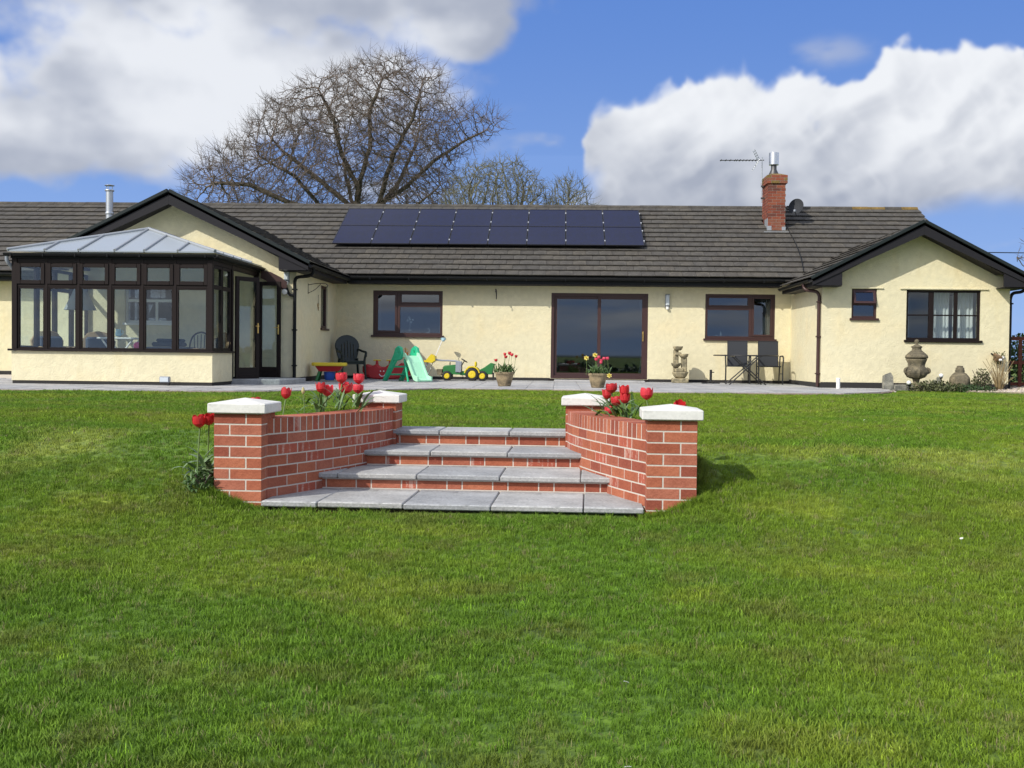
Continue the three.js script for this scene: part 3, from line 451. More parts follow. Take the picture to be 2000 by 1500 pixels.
// barge boards, box ends, verge strips, fascias, gutters, downpipes
for (const w of [LW, RW]) {
  for (const s of [-1, 1]) {
    const L = w.half * Math.hypot(1, w.k), a = Math.atan(w.k), ed = w.top - w.k * w.half, b = part('barge_board', plate(s > 0 ? [[w.x + 0.001, w.top - 0.275], [w.x + w.half, ed - 0.2], [w.x + w.half, ed - 0.02], [w.x + 0.001, w.top - 0.02]].map(([x, y], i) => [x, i === 1 ? ed - 0.155 : y]) : [[w.x - 0.001, w.top - 0.275], [w.x - 0.001, w.top - 0.02], [w.x - w.half, ed - 0.02], [w.x - w.half, ed - 0.155]], [], 0.04).translate(0, 0, w.z - 0.02), mat.fascia, house);
    const c = part('verge_strip', box(-0.0, L + 0.03, -0.012, 0.055, -0.05, 0.04, 0.006), mat.verge, house); c.position.set(w.x, w.top - 0.01, w.z - 0.01 * s + 0.02); c.rotation.order = 'YXZ'; c.rotation.set(0, s > 0 ? 0 : Math.PI, -a);
    const e = w.x + s * w.half, sy = w.top - w.k * w.half;
    const xi = w.x + s * (w.half - 0.62);
    part('box_end', plate(s > 0 ? [[xi, sy - 0.16], [e - 0.02, sy - 0.16], [e - 0.02, sy - 0.02], [xi, sy - 0.02 + w.k * 0.6]] : [[e + 0.02, sy - 0.16], [xi, sy - 0.16], [xi, sy - 0.02 + w.k * 0.6], [e + 0.02, sy - 0.02]], [], 0.03).translate(0, 0, w.z - 0.035), mat.fascia, house);
    part('soffit', box(Math.min(xi, e - s * 0.02), Math.max(xi, e - s * 0.02), sy - 0.175, sy - 0.162, EZ, w.z - 0.04), mat.fascia, house);
    part('fascia', box(e - s * 0.02 - 0.01, e - s * 0.02 + 0.01, sy - 0.17, sy - 0.02, EZ - 0.05, w.z - 0.04), mat.fascia, house);
    part('gable_soffit', deck([[w.x, w.top - 0.2, w.z - 0.02], [xi, wingY(w, xi) - 0.2, w.z - 0.02], [xi, wingY(w, xi) - 0.2, w.wall], [w.x, w.top - 0.2, w.wall]], 0.012), mat.fascia, house);
  }
}
part('fascia', [box(LW.x + LW.half, RW.x - RW.half, EY - 0.2, EY - 0.04, EZ - 0.03, EZ - 0.01), box(-22, LW.x - LW.half, EY - 0.2, EY - 0.04, EZ - 0.03, EZ - 0.01)], mat.black, house);
part('soffit', [box(LW.x + LW.half, RW.x - RW.half, EY - 0.215, EY - 0.202, FZ, EZ - 0.01), box(-22, LW.x - LW.half, EY - 0.215, EY - 0.202, FZ, EZ - 0.01)], mat.fascia, house);
function gutter(len) { const s = new THREE.Shape(), r = 0.06, q = 0.052; s.absarc(0, 0, r, Math.PI, 2 * Math.PI, false); s.lineTo(q, 0); s.absarc(0, 0, q, 2 * Math.PI, Math.PI, true); s.closePath(); return new THREE.ExtrudeGeometry(s, { depth: len, bevelEnabled: false, curveSegments: 10 }); }
const gMain = gutter(RW.x - RW.half - LW.x - LW.half + 0.1).rotateY(Math.PI / 2).translate(LW.x + LW.half - 0.05, EY - 0.06, EZ + 0.055);
const gy = (w) => w.top - w.k * w.half - 0.045;
part('gutter', gMain, mat.black, house);
part('gutter', gutter(22 + LW.x - LW.half).rotateY(Math.PI / 2).translate(-22, EY - 0.06, EZ + 0.055), mat.black, house);
part('gutter', gutter(LW.z - EZ).translate(LW.x + LW.half + 0.045, gy(LW), EZ), mat.black, house);
part('gutter', gutter(RW.z - EZ).translate(RW.x - RW.half - 0.045, gy(RW), EZ), mat.black, house);
part('gutter', gutter(RW.z - EZ).translate(RW.x + RW.half + 0.045, gy(RW), EZ), mat.black, house);
for (let x = -4.6; x < 5.2; x += 0.95) part('gutter_bracket', box(x - 0.012, x + 0.012, EY - 0.13, EY - 0.05, EZ - 0.01, EZ + 0.12, 0.002), mat.black, house);
function downpipe(pts, clips, wallX, m = mat.black) { const d = group('downpipe', house); part('pipe', tube(pts, 0.036, 60, 10), m, d); for (const y of clips) part('clip', box(pts[pts.length - 1][0] - 0.05, pts[pts.length - 1][0] + 0.05, y - 0.015, y + 0.015, pts[pts.length - 1][2] - 0.05, pts[pts.length - 1][2] + 0.05, 0.004), m, d); return d; }
{ const x = LW.x + LW.half + 0.045, g = gy(LW), a = LW.x1 - 0.02, z = LW.wall + 0.055; downpipe([[x, g - 0.05, z + 0.12], [x, g - 0.13, z + 0.1], [x - 0.08, g - 0.2, z + 0.06], [a + 0.04, g - 0.25, z + 0.02], [a, g - 0.32, z], [a, g - 0.5, z], [a, 1.2, z], [a, 0.4, z], [a, 0.02, z]], [1.95, 1.1, 0.35]); }
{ const x = RW.x - RW.half - 0.045, g = gy(RW), a = RW.x0 - 0.05, z = RW.wall - 0.1; downpipe([[x, g - 0.05, z - 0.1], [x, g - 0.12, z - 0.1], [x + 0.05, g - 0.18, z - 0.06], [a - 0.05, g - 0.22, z - 0.02], [a, g - 0.3, z], [a, g - 0.5, z], [a, 1.2, z], [a, 0.4, z], [a, 0.02, z]], [1.85, 1.1, 0.3], 0, mat.frame); }
{ const x = RW.x + RW.half + 0.045, g = gy(RW), a = RW.x1 + 0.05, z = RW.wall - 0.1; downpipe([[x, g - 0.05, z], [x, g - 0.12, z], [x - 0.08, g - 0.18, z], [a + 0.05, g - 0.22, z], [a, g - 0.32, z], [a, g - 0.5, z], [a, 1.2, z], [a, 0.4, z], [a, -0.04, z]], [1.85, 1.1, 0.3]); }
{ // chimney
  const c = group('chimney', house), x0 = 5.49, x1 = 5.95, z0 = -30.95, z1 = -30.1, yb = 3.55, yt = 5.24; let n = 0;
  part('mortar', [box(x0 + 0.006, x1 - 0.006, yb, yt, z0 + 0.006, z1 - 0.006), box(x0 - 0.032, x1 + 0.032, yt + 0.002, yt + 0.22, z0 - 0.032, z1 + 0.032)], mat.mortarOld, c);
  const ring = (X0, X1, Z0, Z1, y, odd, mats) => {
    const side = (len, place) => { let s = odd ? 0 : -BW - J; while (s < len - 0.03) { const a = Math.max(0, s), b = Math.min(len, s + BL); if (b - a > 0.04) place((a + b) / 2, b - a); s += BL + J; } };
    side(X1 - X0, (s, w) => brick(c, w, BH, BW, X0 + s, y, Z1 - BW / 2, 0, 0, mats)); side(Z1 - Z0 - BW - J, (s, w) => { brick(c, BW, BH, w, X0 + BW / 2, y, Z1 - BW - J - s, 0, 0, mats); brick(c, BW, BH, w, X1 - BW / 2, y, Z1 - BW - J - s, 0, 0, mats); });
  };
  for (let y = 3.85 + BH / 2; y < yt; y += COURSE, n++) ring(x0, x1, z0, z1, y, n % 2, mat.oldBrick);
  const capMats = [mat.oldBrick[2], mat.oldBrick[4], mat.lichen];
  for (let k = 0; k < 3; k++) ring(x0 - 0.038, x1 + 0.038, z0 - 0.038, z1 + 0.038, yt + 0.002 + BH / 2 + k * COURSE, k % 2, capMats);
  part('flaunching', prep(new ConvexGeometry([[x0 - 0.02, 5.463, z0], [x1 + 0.02, 5.463, z0], [x0 - 0.02, 5.463, z1 + 0.02], [x1 + 0.02, 5.463, z1 + 0.02], [x0 + 0.12, 5.53, z0 + 0.2], [x1 - 0.12, 5.53, z0 + 0.2], [x0 + 0.12, 5.53, z1 - 0.2], [x1 - 0.12, 5.53, z1 - 0.2]].map((p) => V(...p)))), mat.lichen, c);
  part('flue', [lathe([[0.13, 5.52], [0.13, 5.54], [0.075, 5.66], [0.075, 5.82]])], mat.darkSteel, c).position.set(5.69, 0, -30.45);
  part('cowl', [lathe([[0.0, 5.78], [0.128, 5.78], [0.13, 5.785], [0.13, 6.1], [0.126, 6.105], [0.0, 6.11]], 32)], mat.steel, c).position.set(5.69, 0, -30.45);
  part('flashing', [box(x0 - 0.13, x1 + 0.09, 3.93, 3.95, z1 - 0.0, z1 + 0.2).rotateX(0), box(x0 - 0.012, x0 + 0.1, 3.95, 4.12, z1, z1 + 0.01), box(x1 - 0.09, x1 + 0.012, 3.95, 4.10, z1, z1 + 0.01), box(x0 - 0.012, x0, 3.9, 4.32, z1 - 0.4, z1)], mat.lead, c);
  part('cable', tube([[6.0, 4.15, -30.2], [6.02, 3.98, -29.95], [6.03, 3.55, -29.1], [5.98, 3.1, -28.2], [5.9, 2.72, -27.5]], 0.012, 30, 5), mat.black, c);
}
{ const f = group('flue_pipe', house); part('pipe', [lathe([[0.095, 3.9], [0.095, 5.02], [0.085, 5.02], [0.085, 3.9]], 20), lathe([[0.1, 4.34], [0.112, 4.35], [0.112, 4.4], [0.1, 4.41]], 20)], mat.galv, f).position.set(-12.33, 0, -30.4); part('rain_cap', [lathe([[0.0, 5.17], [0.13, 5.14], [0.13, 5.125], [0.0, 5.125]], 20), bar([0.08, 5.0, 0], [0.08, 5.13, 0], 0.01), bar([-0.08, 5.0, 0], [-0.08, 5.13, 0], 0.01), bar([0, 5.0, 0.08], [0, 5.13, 0.08], 0.01), lathe([[0.1, 4.97], [0.125, 4.98], [0.125, 5.01], [0.1, 5.02]], 20)], mat.galv, f).position.set(-12.33, 0, -30.4); }

// ------------------------------------------------------------------ solar panels on the roof
{
  const n = V(0, 0.891, 0.454), a = Math.atan((RY - EY) / (EZ - RZ));
  const proto = new THREE.Group(); const w = 0.985, h = 1.30;
  const mk = (name, g, m) => part(name, g, m, proto);
  mk('frame', frameOf(-w / 2, w / 2, -h / 2, h / 2, 0.012, 0.036, 0.002), mat.solarFrame);
  const cells = new THREE.BoxGeometry(w - 0.02, h - 0.02, 0.02); rawPart('cell_sheet', prep(cells, false), mat.solar, proto);
  for (const s of [-0.36, 0.36]) mk('rail', box(-w / 2 - 0.003, w / 2 + 0.003, s - 0.02, s + 0.02, -0.1, -0.02), mat.alu);
  for (const s of [-0.36, 0.36]) mk('clamp', box(w / 2 - 0.004, w / 2 + 0.024, s - 0.03, s + 0.03, -0.02, 0.026, 0.003), mat.alu);
  for (let r = 0; r < 2; r++) for (let c = 0; c < 8; c++) {
    const o = proto.clone(); o.name = numbered('solar_panel'); const z = r ? -30.45 : -29.28;
    o.position.set(-5.85 + 0.5 + c * 1.0, mainY(z) + 0.17, z); o.rotation.x = -(Math.PI / 2 - a);
    tag(o, 'dark blue solar panel, ' + ORD[c] + ' from the left in the ' + (r ? 'upper' : 'lower') + ' row on the roof', 'solar panel', 'solar panels on the bungalow roof'); scene.add(o);
  }
}
{ // aerial and dish
  const t = thing('tv_aerial', 'thin television aerial on a mast left of the chimney', 'aerial', [5.41, 4.6, -30.62]);
  part('mast', bar([0, 0.2, 0], [0, 1.42, 0], 0.014), mat.galv, t); part('boom', [bar([-1.13, 1.33, 0], [0.05, 1.34, 0], 0.013)], mat.darkSteel, t);
  for (let i = 0; i < 12; i++) { const x = -1.1 + i * (i < 5 ? 0.125 : 0.085); part('element', bar([x, 1.333, -0.1], [x, 1.333, 0.1], 0.012), mat.darkSteel, t); }
  part('reflector', [...[0.06, 0.12, 0.18, 0.24].flatMap((d) => [bar([-0.1 - d * 0.45, 1.34 + d, -0.16], [-0.1 - d * 0.45, 1.34 + d, 0.16], 0.008), bar([-0.1 - d * 0.55, 1.34 - d, -0.16], [-0.1 - d * 0.55, 1.34 - d, 0.16], 0.008)]), bar([-0.09, 1.34, -0.12], [-0.23, 1.61, -0.12], 0.008), bar([-0.09, 1.34, 0.12], [-0.23, 1.61, 0.12], 0.008), bar([-0.09, 1.34, -0.12], [-0.25, 1.07, -0.12], 0.008), bar([-0.09, 1.34, 0.12], [-0.25, 1.07, 0.12], 0.008)], mat.galv, t);
  part('bracket', [box(-0.02, 0.1, 0.62, 0.66, -0.03, 0.03), box(-0.02, 0.1, 0.3, 0.34, -0.03, 0.03)], mat.darkSteel, t);
  const d = thing('satellite_dish', 'dark round satellite dish on the right side of the chimney', 'satellite dish', [6.3, 4.66, -30.4], -0.5);
  part('dish', lathe([[0.0, 0], [0.08, 0.006], [0.15, 0.025], [0.2, 0.05], [0.203, 0.046], [0.15, 0.018], [0.08, -0.002], [0.0, -0.008]], 32).rotateX(Math.PI / 2).scale(1, 1.1, 1), mat.mesh, d).rotation.x = -0.3;
  part('arm', [bar([0, -0.2, 0.03], [0.04, -0.16, 0.26], 0.012), bar([-0.02, 0, -0.02], [-0.3, 0.05, -0.12], 0.018), bar([-0.05, -0.12, -0.02], [-0.3, -0.02, -0.12], 0.014)], mat.darkSteel, d); part('receiver', cbox(0.05, 0.06, 0.09, 0.008), mat.plasticGrey, d).position.set(0.04, -0.13, 0.27);
}

// ------------------------------------------------------------------ the conservatory against the left gable
{
  const t = thing('conservatory', 'brown framed glass conservatory on a low cream wall', 'conservatory');
  const X0 = -10.06, X1 = -6.32, Z = -20.3, ZB = LW.wall, SY = 0.60;
  const xs = [-10.02, -9.42, -8.82, -8.225, -7.63, -7.022, -6.42];
  part('dwarf_wall', [box(X0, X1, 0.06, SY, Z - 0.22, Z), box(X1 - 0.22, X1, 0.06, SY, -21.55, Z - 0.22), box(X0, X0 + 0.22, 0.06, SY, ZB, Z - 0.22)], mat.wall, t);
  part('plinth', [box(X0 + 0.012, X1 - 0.012, -0.08, 0.06, Z - 0.2, Z - 0.012), box(X1 - 0.2, X1 - 0.014, -0.08, 0.06, -21.54, Z - 0.2)], mat.plinth, t);
  part('floor', box(X0 + 0.22, X1 - 0.22, -0.05, 0.04, ZB + 0.012, Z - 0.22), M([0.4, 0.33, 0.25], 0.6), t);
  part('sill', [box(X0 - 0.05, X1 + 0.05, SY + 0.002, SY + 0.04, Z - 0.14, Z + 0.06, 0.006), box(X1 - 0.14, X1 + 0.05, SY + 0.002, SY + 0.04, -21.55, Z - 0.142, 0.006)], mat.frameDark, t);
  const zf = Z - 0.05, y0 = SY + 0.04, y1 = 2.30, ty = 1.815;
  const D = 0.075;
  const post = (x, z, w = 0.09) => part('post', box(x - w / 2, x + w / 2, y0, y1, z - 0.05, z + 0.05, 0.005), mat.frameDark, t);
  post(X1 - 0.05, zf, 0.1); post(X0 + 0.05, zf, 0.1);
  xs.slice(1, -1).forEach((x) => part('mullion', box(x - 0.03, x + 0.03, y0, y1, zf - D / 2, zf + D / 2, 0.004), mat.frameDark, t));
  part('head', [box(X0 + 0.1, X1 - 0.1, 2.215, y1, zf - 0.03, zf + 0.03, 0.004)], mat.frameDark, t);
  for (let i = 0; i < 6; i++) {
    const a = i === 0 ? X0 + 0.1 : xs[i] + 0.03, b = i === 5 ? X1 - 0.1 : xs[i + 1] - 0.03;
    const w = group('window', t);
    part('frame', [...frameOf(a, b, y0, ty - 0.035, 0.032, 0.05, 0.003), box(a, b, ty - 0.035, ty + 0.015, -0.03, 0.03, 0.003)], mat.frameDark, w).position.z = zf;
    part('top_light', frameOf(a - 0.006, b + 0.006, ty + 0.016, 2.214, 0.072, 0.05, 0.006), mat.frameDark, w).position.z = zf + 0.03;
    part('pane', box(a + 0.028, b - 0.028, y0 + 0.028, ty - 0.063, -0.003, 0.003), mat.glass, w).position.z = zf;
    part('pane', box(a + 0.06, b - 0.06, ty + 0.08, 2.15, -0.003, 0.003), mat.glass, w).position.z = zf + 0.03;
  }
  // right side: two windows over the low wall, then a pair of doors standing open
  const side = (z0, z1) => { const w = group('window', t), g = [part('frame', [...frameOf(z0, z1, y0, 2.215, 0.05, 0.06, 0.004), box(z0 + 0.05, z1 - 0.05, ty - 0.035, ty + 0.04, -0.03, 0.03, 0.003)], mat.frameDark, w), part('pane', box(z0 + 0.045, z1 - 0.045, y0 + 0.045, ty - 0.04, -0.003, 0.003), mat.glass, w), part('pane', box(z0 + 0.045, z1 - 0.045, ty + 0.045, 2.17, -0.003, 0.003), mat.glass, w)]; for (const p of g) { p.rotation.y = Math.PI / 2; p.position.x = X1 - 0.05; } };
  side(20.42, 20.96); side(20.98, 21.52);
  const left = (z0, z1) => { const w = group('window', t), g = [part('frame', [...frameOf(z0, z1, y0, 2.215, 0.06, 0.06, 0.004), box(z0 + 0.06, z1 - 0.06, ty - 0.035, ty + 0.04, -0.03, 0.03, 0.003)], mat.frameDark, w), part('pane', box(z0 + 0.055, z1 - 0.055, y0 + 0.055, ty - 0.04, -0.003, 0.003), mat.glass, w), part('pane', box(z0 + 0.055, z1 - 0.055, ty + 0.045, 2.16, -0.003, 0.003), mat.glass, w)]; for (const p of g) { p.rotation.y = Math.PI / 2; p.position.x = X0 + 0.06; } };
  for (let i = 0; i < 4; i++) left(20.42 + i * 0.765, 20.42 + i * 0.765 + 0.745);
  part('post', box(X1 - 0.1, X1, 0.04, y1, -21.64, -21.55, 0.005), mat.frameDark, t); part('post', box(X1 - 0.1, X1, 0.04, y1, ZB + 0.014, ZB + 0.09, 0.005), mat.frameDark, t);
  part('head', [box(X1 - 0.09, X1 - 0.01, 2.218, y1, ZB + 0.09, Z - 0.1, 0.004)], mat.frameDark, t);
  const leaf = (x, z, turn, w, hand) => { const d = group('door', t); d.position.set(x, 0.1, z); d.rotation.y = turn; const a = hand > 0 ? 0 : -w, b = hand > 0 ? w : 0; part('door_frame', [...frameOf(a, b, 0.0, 2.0, 0.085, 0.045, 0.004), box(a + 0.085, b - 0.085, 0.085, 0.22, -0.02, 0.02)], mat.frameDark, d); part('pane', box(a + 0.08, b - 0.08, 0.215, 1.92, -0.003, 0.003), mat.glass, d); const hx = hand > 0 ? b - 0.042 : a + 0.042; part('handle', [box(hx - 0.014, hx + 0.014, 0.9, 1.1, 0.022, 0.03, 0.002), bar([hx, 1.04, 0.028], [hx, 1.04, 0.06], 0.008), bar([hx, 1.04, 0.06], [hx - hand * 0.09, 1.04, 0.062], 0.008)], mat.brass, d); };
  leaf(X1 + 0.03, -21.66, 1.0, 0.6, 1); leaf(X1 + 0.03, -23.32, -0.15, 0.5, 1);
  part('eaves_beam', [box(X0 - 0.02, X1 + 0.02, y1 + 0.001, 2.36, Z - 0.12, Z + 0.0), box(X1 - 0.12, X1 + 0.02, y1 + 0.001, 2.36, ZB + 0.014, Z - 0.12), box(X0 - 0.02, X0 + 0.12, y1 + 0.001, 2.36, ZB + 0.014, Z - 0.12)], mat.black, t);
  part('gutter', [gutter(X1 - X0 + 0.2).rotateY(Math.PI / 2).translate(X0 - 0.1, 2.39, Z + 0.07), gutter(Z - ZB + 0.1).translate(X1 + 0.08, 2.39, ZB + 0.02)], mat.black, t);
  for (let i = 0; i < 7; i++) part('gutter_bracket', box(xs[i] - 0.01, xs[i] + 0.01, 2.325, 2.39, Z + 0.0, Z + 0.135, 0.002), mat.black, t);
  part('downpipe', tube([[X0 - 0.06, 2.34, Z + 0.06], [X0 - 0.06, 2.24, Z + 0.05], [X0 - 0.02, 2.12, Z - 0.1], [X0 - 0.04, 1.9, Z - 0.2], [X0 - 0.04, 0.1, Z - 0.2]], 0.034, 30, 8), mat.plasticGrey, t);
  part('bracket', [plate([[0, 0], [0.55, -0.28], [0.55, -0.08], [0.42, 0.02], [0.2, 0.13], [0, 0.16]], [], 0.05).translate(X1 + 0.06, 2.18, ZB + 0.05)], mat.frame, t);
  part('overflow_pipe', tube([[X1 + 0.6, 1.98, ZB + 0.09], [-5.65, 1.84, ZB + 0.08], [LW.x1 - 0.04, 1.82, ZB + 0.07]], 0.03, 16, 8), mat.black, t);
  // glazed hipped roof
  const rf = group('roof', t), ridge = [-8.12, 3.0, -21.95], E = 2.42, ex0 = X0 - 0.06, ex1 = X1 + 0.06, ez = Z + 0.05;
  const pane = (pts) => { const g = prep(new ConvexGeometry(pts.flatMap((p) => [V(...p), V(p[0], p[1] + 0.025, p[2])]))); part('glazing_sheet', g, mat.poly, rf); };
  const rise = (x) => { const f = x < ridge[0] ? (x - ex0) / (ridge[0] - ex0) : (ex1 - x) / (ex1 - ridge[0]); return [x, lerp(E, ridge[1], f), lerp(ez, ridge[2], f)]; };
  const bx = [ex0, -9.42, -8.79, ridge[0], -7.57, -6.95, ex1];
  for (let i = 0; i < 6; i++) { const a = bx[i] + 0.012, b = bx[i + 1] - 0.012; pane([[a, E, ez], [b, E, ez], rise(b), rise(a)]); }
  const barOn = (p, q, r = 0.026) => part('glazing_bar', bar([p[0], p[1] + 0.035, p[2]], [q[0], q[1] + 0.035, q[2]], r, r, 6), mat.lead, rf);
  for (let i = 1; i < 6; i++) barOn([bx[i], E, ez], rise(bx[i]));
  barOn([ex0, E, ez], ridge, 0.032); barOn([ex1, E, ez], ridge, 0.032); barOn(ridge, [ridge[0], ridge[1], ZB], 0.04);
  for (const s of [-1, 1]) { const e = s < 0 ? ex0 : ex1, n = 4; const hip = (z) => { const f = clamp((ez - z) / (ez - ridge[2])); return [lerp(e, ridge[0], f), lerp(E, ridge[1], f), z]; };
    const zs = [ez, -20.75, -21.4, ridge[2], -22.7, ZB + 0.02]; for (let i = 0; i < 5; i++) { const a = zs[i] - 0.012, b = zs[i + 1] + 0.012; pane([[e, E, a], [e, E, b], hip(b), hip(a)]); if (i) barOn([e, E, zs[i]], hip(zs[i])); } }
  // inside
  const st = (o) => o;
  const wick = (pos, turn, label) => { const c = thing('wicker_chair', label, 'chair', pos, turn, 'wicker chairs in the conservatory'); part('seat', box(-0.28, 0.28, 0.3, 0.38, -0.28, 0.28, 0.02), mat.wicker, c); part('back', plate([[-0.28, 0.38], [0.28, 0.38], [0.32, 0.8], [0.2, 0.96], [0, 1.0], [-0.2, 0.96], [-0.32, 0.8]], [], 0.04, 0.01).translate(0, 0, -0.3), mat.wicker, c).rotation.x = -0.12; part('cushion', box(-0.24, 0.24, 0.42, 0.85, -0.3, -0.18, 0.04), mat.cushion, c); for (const s of [-1, 1]) { part('arm', tube([[s * 0.3, 0.62, -0.26], [s * 0.33, 0.62, 0.05], [s * 0.31, 0.55, 0.27], [s * 0.29, 0.3, 0.28]], 0.028), mat.wicker, c); part('leg', bar([s * 0.26, 0, 0.25], [s * 0.27, 0.32, 0.26], 0.022), mat.wicker, c); part('leg', bar([s * 0.26, 0, -0.25], [s * 0.27, 0.32, -0.26], 0.022), mat.wicker, c); } return c; };
  wick([-9.72, 0.04, -21.4], 0.9, 'wicker chair behind the leftmost conservatory pane'); wick([-9.1, 0.04, -21.9], 0.4, 'wicker chair with dark cushion behind the second conservatory pane'); wick([-6.85, 0.04, -21.5], -0.9, 'wicker chair at the right end of the conservatory');
  { const c = thing('side_table', 'small pale table with crossed legs in the conservatory', 'table', [-8.45, 0.04, -21.4]); part('table_top', cbox(0.75, 0.035, 0.5, 0.01), mat.white, c).position.y = 0.82; for (const s of [-1, 1]) { part('leg', bar([-0.3, 0, s * 0.18], [0.3, 0.8, s * 0.18], 0.018), mat.white, c); part('leg', bar([0.3, 0, s * 0.18], [-0.3, 0.8, s * 0.18], 0.018), mat.white, c); } const j = thing('blue_jug', 'small pale blue jug on the conservatory table', 'jug', [-8.5, 0.9, -21.4]); part('body', lathe([[0, 0], [0.05, 0], [0.06, 0.05], [0.045, 0.11], [0.05, 0.14], [0.044, 0.14], [0.04, 0.11], [0.0, 0.02]]), mat.paleBlue, j); part('handle', tube([[0.045, 0.12, 0], [0.09, 0.1, 0], [0.085, 0.05, 0], [0.058, 0.04, 0]], 0.007), mat.paleBlue, j); }
  { const c = thing('hanging_lamp', 'grey cone lamp shade hanging in the conservatory', 'lamp', [-9.25, 0, -21.4]); part('shade', lathe([[0.09, 1.85], [0.3, 1.4], [0.296, 1.4], [0.085, 1.85]]), mat.shade, c); part('cord', bar([0, 1.82, 0], [0, 2.6, 0], 0.008), mat.black, c); }
  { const c = thing('blanket_chest', 'dark chest with a folded blanket in the conservatory', 'chest', [-7.85, 0.04, -22.4]); part('body', box(-0.42, 0.42, 0.0, 0.62, -0.25, 0.25, 0.01), mat.cushion, c); part('lid', box(-0.46, 0.46, 0.625, 0.67, -0.28, 0.28, 0.012), mat.cushion, c); part('blanket', [cbox(0.6, 0.09, 0.4, 0.03).translate(0, 0.72, 0), cbox(0.5, 0.07, 0.36, 0.03).translate(0.03, 0.8, 0)], mat.mesh, c); }
  { const c = thing('wheelback_chair', 'dark wheel back dining chair in the conservatory', 'chair', [-7.12, 0.04, -22.0], 0.1); part('seat', cbox(0.44, 0.04, 0.42, 0.012), mat.darkWood, c).position.y = 0.45; part('hoop', tube([[-0.2, 0.47, -0.18], [-0.22, 0.7, -0.2], [-0.15, 0.9, -0.22], [0, 0.97, -0.23], [0.15, 0.9, -0.22], [0.22, 0.7, -0.2], [0.2, 0.47, -0.18]], 0.017, 30), mat.darkWood, c); for (const x of [-0.12, -0.06, 0, 0.06, 0.12]) part('spindle', bar([x, 0.47, -0.18], [x * 1.15, 0.93 - Math.abs(x) * 0.3, -0.22], 0.009), mat.darkWood, c); for (const [x, z] of [[-1, -1], [1, -1], [-1, 1], [1, 1]]) part('leg', bar([x * 0.2, 0, z * 0.19], [x * 0.16, 0.45, z * 0.15], 0.017), mat.darkWood, c); }
  { const c = thing('toy_ball', 'bright pink ball on the conservatory table edge', 'ball', [-8.05, 0.72, -21.2]); part('ball', new THREE.IcosahedronGeometry(0.075, 2), mat.pink, c); part('band', new THREE.TorusGeometry(0.0755, 0.006, 6, 24), mat.white, c); }
}
{ const t = thing('doorstep', 'grey concrete doorstep below the open conservatory doors', 'step'); part('step_block', box(-6.34, -5.25, -0.06, 0.1, -23.2, -21.55, 0.012), mat.slab[0], t); }
{ const t = thing('doorstep', 'pale flat doorstep below the sliding patio door', 'step'); part('step_block', box(-0.1, 2.1, -0.06, 0.035, FZ + 0.07, FZ + 0.55, 0.01), mat.paving[2], t); }

// ------------------------------------------------------------------ patio paving
{
  const t = new THREE.Group(); t.name = numbered('patio'); t.userData.kind = 'structure'; tag(t, 'pale grey paved patio along the front of the bungalow', 'patio'); scene.add(t);
  const rp = rngOf(77), W = 0.6; let n = 0;
  const solid = (x0, x1, z0, z1) => (x1 > -10.0 && x0 < -6.4 && z1 < -20.35) || (x0 > -22 && x1 < LW.x1 && z1 < LW.wall) || (x0 >= RW.x0 - 0.05 && z1 < RW.wall + 0.02) || z1 <= FZ + 0.01;
  const slabs = [];
  for (let i = 0; i < 46; i++) {
    const x0 = -14.02 + i * W * 0.86, x1 = x0 + W * 0.86; if (x0 > 6.9) break;
    let z = FZ; let row = 0;
    while (z < Math.max(edgeZ(x0), edgeZ(x1))) {
      const d = 0.60 + (row === 0 && i % 2 ? -0.3 : 0), za = z, zb = z + d; z = zb; row++;
      if (solid(x0, x1, za, zb)) continue;
      const g0 = 0.004; let poly = [[x0 + g0, za + g0], [x1 - g0, za + g0], [x1 - g0, zb - g0], [x0 + g0, zb - g0]];
      const e0 = edgeZ(x0), e1 = edgeZ(x1), f = ([x, zz]) => lerp(e0, e1, (x - x0) / (x1 - x0)) - 0.12 - zz, out = [];
      for (let k = 0; k < poly.length; k++) { const a = poly[k], b = poly[(k + 1) % poly.length], fa = f(a), fb = f(b); if (fa >= 0) out.push(a); if (fa * fb < 0) { const s = fa / (fa - fb); out.push([lerp(a[0], b[0], s), lerp(a[1], b[1], s)]); } }
      if (out.length < 3) continue; const ar = Math.abs(out.reduce((s, p, k) => { const q = out[(k + 1) % out.length]; return s + p[0] * q[1] - q[0] * p[1]; }, 0)) / 2; if (ar < 0.02) continue;
      const y = rnd(-0.003, 0.003, rp), cx = (x0 + x1) / 2, cz = (za + zb) / 2; slabs.push({ g: prism(out, -0.05, y), m: pick(mat.paving, rp), d: Math.hypot(cx, cz) + (cx < -0.49 * -cz - 1 ? 40 : 0) }); n++;
    }
  }
  for (let x = -14.0; x < 6.7; x += 0.42) { const xb = x + 0.41, a = edgeZ(x), b = edgeZ(xb); rawPart('edging_brick', prism([[x, a - 0.112], [xb, b - 0.112], [xb, b], [x, a]], -0.1, -0.012 + rnd(-0.004, 0.004, rp)), mat.edging, t); }
  const g = []; const e = [[-17, FZ + 0.02]]; for (let x = -14.0; x <= 7; x += 0.4) { const a = Math.min(edgeZ(x), edgeZ(x + 0.4)) - 0.06; g.push(box(x, x + 0.4, -0.09, -0.014, FZ + 0.02, a)); } part('bed', g, mat.mortar, t);
  slabs.sort((a, b) => a.d - b.d); slabs.slice(0, 300).forEach((s) => rawPart('paving_slab', s.g, s.m, t));
  const far = slabs.slice(300); if (far.length) part('paving_slabs', far.map((s) => s.g), mat.paving[1], t).userData.kind = 'stuff';
  console.log('paving slabs', n);
}

